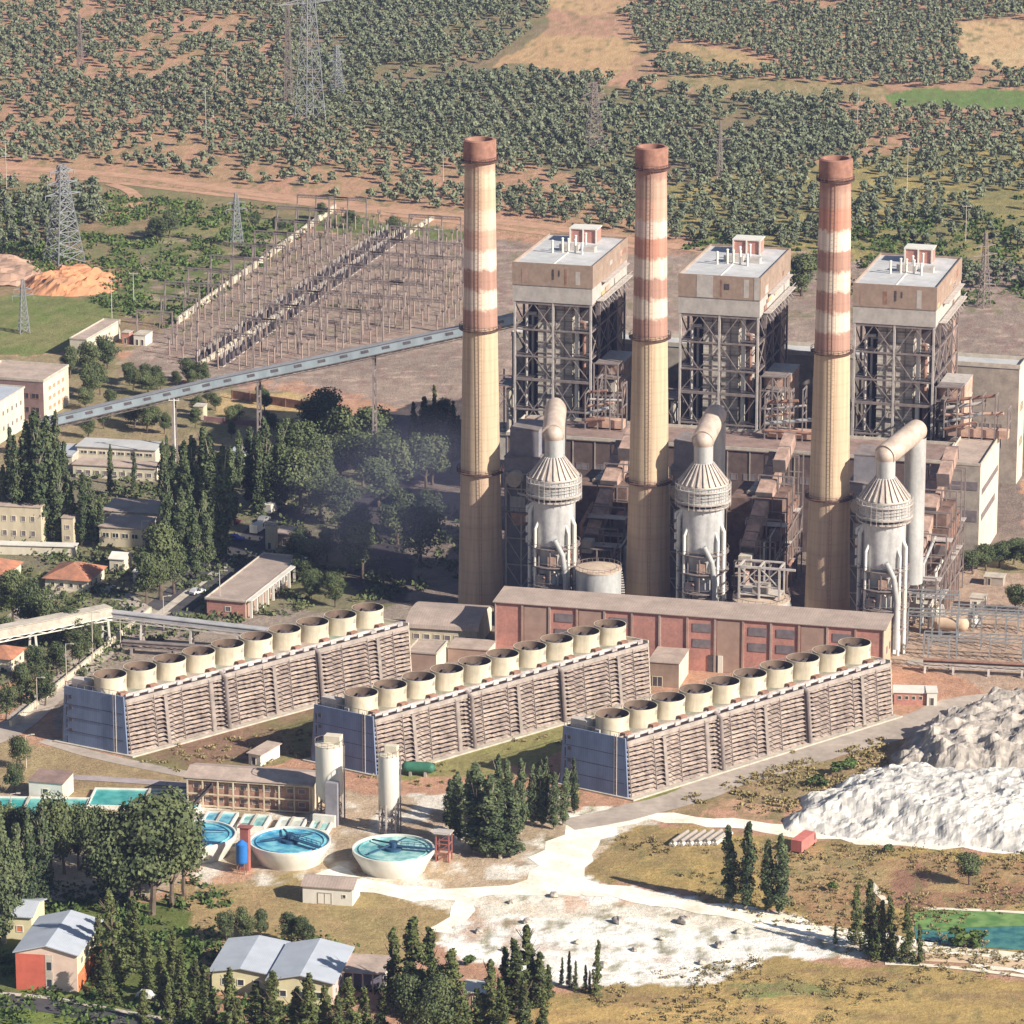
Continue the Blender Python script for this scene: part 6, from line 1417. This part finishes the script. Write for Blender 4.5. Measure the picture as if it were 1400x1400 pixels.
# ------------------------------------------------------------------ trees one can tell apart
def rnd(n, poly, hpx, seed, wide=(.85,1.2)):
    r = random.Random(seed); xs = [p[0] for p in poly]; ys = [p[1] for p in poly]; out = []
    while len(out) < n:
        x, y = r.uniform(min(xs),max(xs)), r.uniform(min(ys),max(ys))
        if inpoly(np.array(x), np.array(y), poly) and all(abs(x-o[0])+abs(y-o[1])*1.5 > 9 for o in out): out.append((x, y, y-r.uniform(*hpx), r.uniform(*wide)))
    return out
PO = 'tall dark poplar'
cluster('poplar', [(8,738,632),(22,742,600),(38,740,570),(55,744,555),(66,740,562),(80,744,625),(96,742,640),(112,746,640),(128,745,650),(140,742,672)], PO, 'screening the cream block at the left edge', 'poplars screening the cream block', .95)
cluster('poplar', [(20,690,590),(46,684,560),(72,680,556),(88,700,600),(14,660,580)], PO, 'behind the screen at the left edge', 'poplars behind the screen', 1.0)
cluster('poplar', [(150,676,606),(182,668,615),(228,660,592)], 'single slender poplar', 'standing against the clerestory block', 'poplars at the clerestory block', .8)
cluster('poplar', [(222,690,600),(236,700,604),(250,745,598),(264,730,592),(279,725,580),(292,742,586),(304,768,604),(318,718,606),(248,790,660),(268,792,690),(286,776,668),(232,768,640)], PO, 'in the belt above the asphalt road', 'poplars above the asphalt road', 1.0)
cluster('poplar', [(340,690,576),(352,704,590),(364,700,566),(378,698,574),(390,690,600),(402,684,612),(330,668,585)], PO, 'in the clump behind the white vans', 'poplars behind the vans', 1.0)
cluster('broad', [(220,820,712),(200,825,752),(238,812,742)], 'bushy green tree', 'beside the road junction near the tiled house', 'bushy trees at the road junction', .8)
cluster('broad', [(18,850,775),(40,868,790),(66,880,812),(95,888,826),(14,895,840),(48,930,880),(30,960,905),(78,925,878),(108,912,862),(130,890,850),(62,965,918),(8,985,935),(28,1050,1004),(20,1085,1040)], 'dark rounded tree', 'along the left edge beside the conveyor and road', 'rounded trees along the left edge', .9)
cluster('broad', [(440,600,528),(458,612,548),(424,592,545)], 'big dark round tree', 'on the yard edge under the conveyor', 'round trees under the conveyor', 1.2)
cluster('broad', rnd(22, [(395,630),(640,640),(625,740),(560,800),(480,790),(410,740)], (55,95), 4), 'grey-green tree', 'in the shaded wood by the chimney', 'shaded wood left of the chimneys', .9)
cluster('broad', rnd(10, [(395,760),(480,770),(500,840),(420,828)], (30,52), 14), 'small bright green tree', 'behind the leftmost tower bank', 'small trees behind the tower bank', 1.0)
cluster('conifer', rnd(9, [(560,585),(640,590),(640,640),(470,630)], (40,70), 15), 'dark conifer', 'at the rim of the darkened ground in the shade', 'dark conifers at the darkened ground', 1.1)
cluster('broad', rnd(11, [(175,520),(280,512),(285,530),(180,545)], (22,38), 16), 'small dark tree', 'at the switchyard corner', 'small trees at the switchyard corner', 1.1)
cluster('broad', rnd(7, [(95,500),(150,490),(150,560),(100,560)], (30,50), 17), 'leafy tree', 'behind the orange windowed block', 'trees behind the orange windowed block', 1.0)
cluster('broad', rnd(9, [(120,560),(240,560),(240,600),(120,600)], (26,46), 18), 'mid green tree', 'just below the pale blue conveyor', 'trees below the pale conveyor', .9)
cluster('broad', rnd(12, [(250,548),(420,552),(420,600),(250,600)], (20,34), 19), 'low bushy tree', 'around the sandy yard', 'trees around the sandy yard', 1.1)
cluster('broad', [(1096,405,345),(1086,398,352)], 'round green tree', 'between middle boiler and rightmost chimney', 'trees behind the chimneys', 1.2)
cluster('broad', [(232,325,285),(215,330,296),(440,300,275),(478,312,286),(540,322,296),(380,320,296),(350,312,290)], 'round hillside tree', 'on the green slope below the dirt road', 'trees on the green slope', 1.2)
cluster('broad', [(1330,785,752),(1348,780,742),(1366,776,738),(1386,772,734),(1404,780,740)], 'dark green tree', 'at the foot of the cream end block', 'trees at the end block', 1.3)
cluster('broad', [(1388,838,796),(1412,840,800)], 'dark round tree', 'by the tiny white hut at the right edge', 'dark trees at the right edge', 1.2)
cluster('broad', [(605,585,545),(585,590,552)], 'leafy tree', 'under the conveyor just left of the leftmost chimney', 'trees under the high conveyor', 1.1)
cluster('poplar', [(628,1150,1052,1.5),(650,1165,1040,1.6),(615,1135,1062,1.4),(668,1172,1055,1.6),(640,1120,1050,1.4),(700,1172,1068,1.7),(684,1174,1080,1.6)], 'broad leafy poplar', 'in the clump before the middle tower bank', 'leafy trees before the middle bank', 1.5)
cluster('poplar', [(682,1140,1030),(697,1132,1034),(712,1140,1032),(727,1128,1040),(741,1130,1044),(757,1134,1052),(770,1128,1046),(786,1112,1034),(745,1120,1030)], 'dark upright poplar', 'in the clump before the rightmost blue end wall', 'poplars before the blue end wall', 1.0)
cluster('poplar', [(999,1236,1124,1.15),(1019,1244,1118,1.15)], 'dense column shaped poplar', 'of the pair beside the limestone track', 'pair of column poplars', 1.15)
cluster('poplar', [(1050,1248,1146,1.1),(1066,1250,1138,1.2)], 'darker dense poplar', 'right of the column pair by the track', 'second pair of poplars', 1.15)
cluster('conifer', [(1170,1292,1208),(1190,1304,1200),(1206,1310,1228),(1219,1314,1222),(1240,1318,1232),(1257,1318,1262),(1196,1312,1236),(1142,1290,1262)], 'slim conifer', 'in the row at the left end of the pond', 'slim conifers at the pond', 1.0)
cluster('broad', [(1325,1210,1164,1.25)], 'lone dense round tree', 'on the brown field behind the pond', None, 1.3)
cluster('bush', [(1320,1296,1268,1.5),(1334,1295,1276,1.3)], 'green bush', 'overhanging the middle of the pond', 'bushes over the pond', 1.4)
cluster('bush', [(1140,1218,1206,1.3),(1214,1166,1154,1.2),(1150,1060,1040,1.3),(1118,1076,1058,1.4),(1164,1052,1036,1.2),(640,1320,1306,1.3)], 'scattered low green bush', 'on the open ground in the foreground', 'scattered bushes', 1.3)
cluster('broad', [(150,1250,1110,.8),(178,1246,1090,.85),(208,1250,1078,.9),(236,1240,1086,.85),(190,1230,1108,.8),(252,1225,1098,.8)], 'big grey-leaved eucalyptus', 'in front of the leftmost clarifier', 'eucalyptus before the clarifier', .75)
cluster('poplar', [(6,1290,1090),(24,1275,1118),(42,1262,1100),(60,1240,1085)], 'very tall slim poplar', 'over the coral red house', 'poplars over the coral house', .9)
cluster('broad', [(70,1205,1085,.75),(88,1195,1090,.75),(108,1190,1096,.75),(128,1186,1100,.75),(30,1190,1100,.75),(12,1180,1096,.75),(50,1185,1108,.8),(146,1186,1108,.75)], 'drooping grey-green tree', 'between the pool and coral house', 'belt of trees before the pool', .8)
cluster('conifer', [(160,1345,1216),(182,1330,1225),(200,1360,1268),(222,1380,1290),(246,1388,1298),(150,1372,1300),(136,1330,1250),(236,1335,1270),(268,1372,1306)], 'shaggy green conifer', 'between the coral house and the blue gabled pair', 'conifers between the houses', 1.25)
cluster('broad', [(310,1290,1244,.9),(332,1288,1240,.9),(356,1284,1242,.9),(395,1290,1246,.9),(415,1294,1250,.9)], 'dark green tree', 'behind the blue gabled pair of houses', 'trees behind the blue gabled houses', 1.0)
cluster('conifer', [(285,1420,1320),(318,1424,1322,1.5),(350,1430,1345,1.8),(376,1432,1326),(404,1430,1348,1.7),(424,1434,1325),(446,1432,1346),(480,1432,1336),(500,1428,1350),(522,1424,1345),(330,1438,1362),(465,1440,1360),(232,1430,1346),(200,1430,1352)], 'brownish green conifer', 'in the foreground row under the blue gabled houses', 'foreground conifers under the houses', 1.35)
cluster('conifer', [(540,1372,1268,1.2),(568,1384,1250,1.5),(590,1378,1266,1.4),(618,1400,1292,1.5),(630,1432,1340,1.6)], 'broad dark conifer', 'in the big clump at the bottom centre', 'big conifer clump at the bottom', 1.25)
cluster('broad', [(560,1424,1326,.75),(592,1432,1336,.8),(606,1400,1318,.8)], 'dark leafy tree', 'at the front of the conifer clump', 'leafy trees in the conifer clump', .8)
cluster('conifer', [(690,1380,1294),(706,1388,1284),(724,1372,1262),(740,1378,1300),(750,1366,1318),(668,1410,1310),(690,1430,1334),(718,1430,1336),(742,1430,1360),(654,1424,1350)], 'light green conifer', 'at the edge of the white limestone patch', 'conifers at the limestone patch', 1.35)
cluster('conifer', [(768,1346,1308),(778,1350,1300),(786,1354,1312),(800,1356,1318),(814,1360,1284),(806,1358,1326)], 'slim young cypress', 'in the short row below the limestone patch', 'young cypresses below the limestone patch', .8)

# ------------------------------------------------------------------ the air
b = MB(); b.box(-1400,1400,-60,3200,-1.0,365); hz = b.build('haze', []) if False else None
hb = MB(); hb.box(-1400,1400,-60,3200,-1.0,365); me = bpy.data.meshes.new('haze'); me.from_pydata(hb.v, [], hb.f); hz = bpy.data.objects.new('haze', me); C.objects.link(hz)
hm = bpy.data.materials.new('haze'); hm.use_nodes = True; n = hm.node_tree; n.nodes.remove(n.nodes['Principled BSDF']); pv = n.nodes.new('ShaderNodeVolumePrincipled')
pv.inputs['Color'].default_value = (.42,.52,.95,1); pv.inputs['Density'].default_value = .000055; pv.inputs['Anisotropy'].default_value = .1
n.links.new(pv.outputs[0], n.nodes['Material Output'].inputs['Volume']); me.materials.append(hm); hz['kind'] = 'stuff'
SC.cycles.volume_bounces = 0; SC.cycles.volume_max_steps = 64
print('objects', len(bpy.data.objects))


# loose things in the yards: drums, crates, boulders
def boulder(px, py, s, label):
    X, Y = G(px, py); b = MB(); r_ = random.Random(px*7+py); n = 9; vs = []; fs = []
    for j in range(6):
        ph = PI*j/5
        for i in range(n):
            t = 2*PI*i/n; k = s*(.75+.5*r_.random()); vs.append((k*math.sin(ph)*math.cos(t), k*math.sin(ph)*math.sin(t), s*.45+k*.6*math.cos(ph)))
    for j in range(5):
        for i in range(n): fs.append((j*n+i, (j+1)*n+i, (j+1)*n+(i+1)%n, j*n+(i+1)%n))
    b.add(vs, fs); o = b.build('boulder', concpale if s < 1 else ashgrey); o.location = (X, Y, 0); tag(o, label, 'boulder', 'boulders on the white ground')
BP = [(757,1226,1.1),(700,1235,.9),(845,1262,1.3),(905,1285,.8),(935,1262,1.5),(870,1300,.9),(985,1295,1.2),(720,1262,1.0),(790,1290,.8),(1010,1276,.9),(655,1275,1.0),(690,1300,.8),(824,1322,1.1),(960,1318,.9)]
for i, (a_, b_, s_) in enumerate(sorted(BP)): boulder(a_, b_, s_, 'pale rough boulder on the white limestone ground, '+(ORD[i]+' from the left'))

# drifting bluish smoke over the shaded yard left of the leftmost chimney
cx, cy = G(560, 800); sb = MB(); sb.box(-1,1,-1,1,-1,1); sme = bpy.data.meshes.new('smoke'); sme.from_pydata(sb.v, [], sb.f); smo = bpy.data.objects.new('smoke', sme); C.objects.link(smo)
smo.location = (cx-2, cy+14, 21); smo.scale = (38, 50, 22); smo['kind'] = 'stuff'; smo['label'] = 'thin bluish smoke drifting over the dark yard beside the leftmost chimney'; smo['category'] = 'smoke'
sm = bpy.data.materials.new('smoke'); sm.use_nodes = True; n = sm.node_tree; L = n.links.new; n.nodes.remove(n.nodes['Principled BSDF']); pv = n.nodes.new('ShaderNodeVolumePrincipled'); pv.inputs['Color'].default_value = (.62,.60,.85,1)
tc = n.nodes.new('ShaderNodeTexCoord'); ln = n.nodes.new('ShaderNodeVectorMath'); ln.operation = 'LENGTH'; L(tc.outputs['Object'], ln.inputs[0])
mr = n.nodes.new('ShaderNodeMapRange'); mr.inputs[1].default_value = .15; mr.inputs[2].default_value = .95; mr.inputs[3].default_value = 1; mr.inputs[4].default_value = 0; L(ln.outputs['Value'], mr.inputs[0])
no = n.nodes.new('ShaderNodeTexNoise'); no.inputs['Scale'].default_value = 1.6; no.inputs['Detail'].default_value = 3; L(tc.outputs['Object'], no.inputs[0])
m1 = n.nodes.new('ShaderNodeMath'); m1.operation = 'MULTIPLY'; L(mr.outputs[0], m1.inputs[0]); L(no.outputs[0], m1.inputs[1])
m2 = n.nodes.new('ShaderNodeMath'); m2.operation = 'MULTIPLY'; m2.inputs[1].default_value = .015; L(m1.outputs[0], m2.inputs[0]); L(m2.outputs[0], pv.inputs['Density']); L(pv.outputs[0], n.nodes['Material Output'].inputs['Volume']); sme.materials.append(sm)
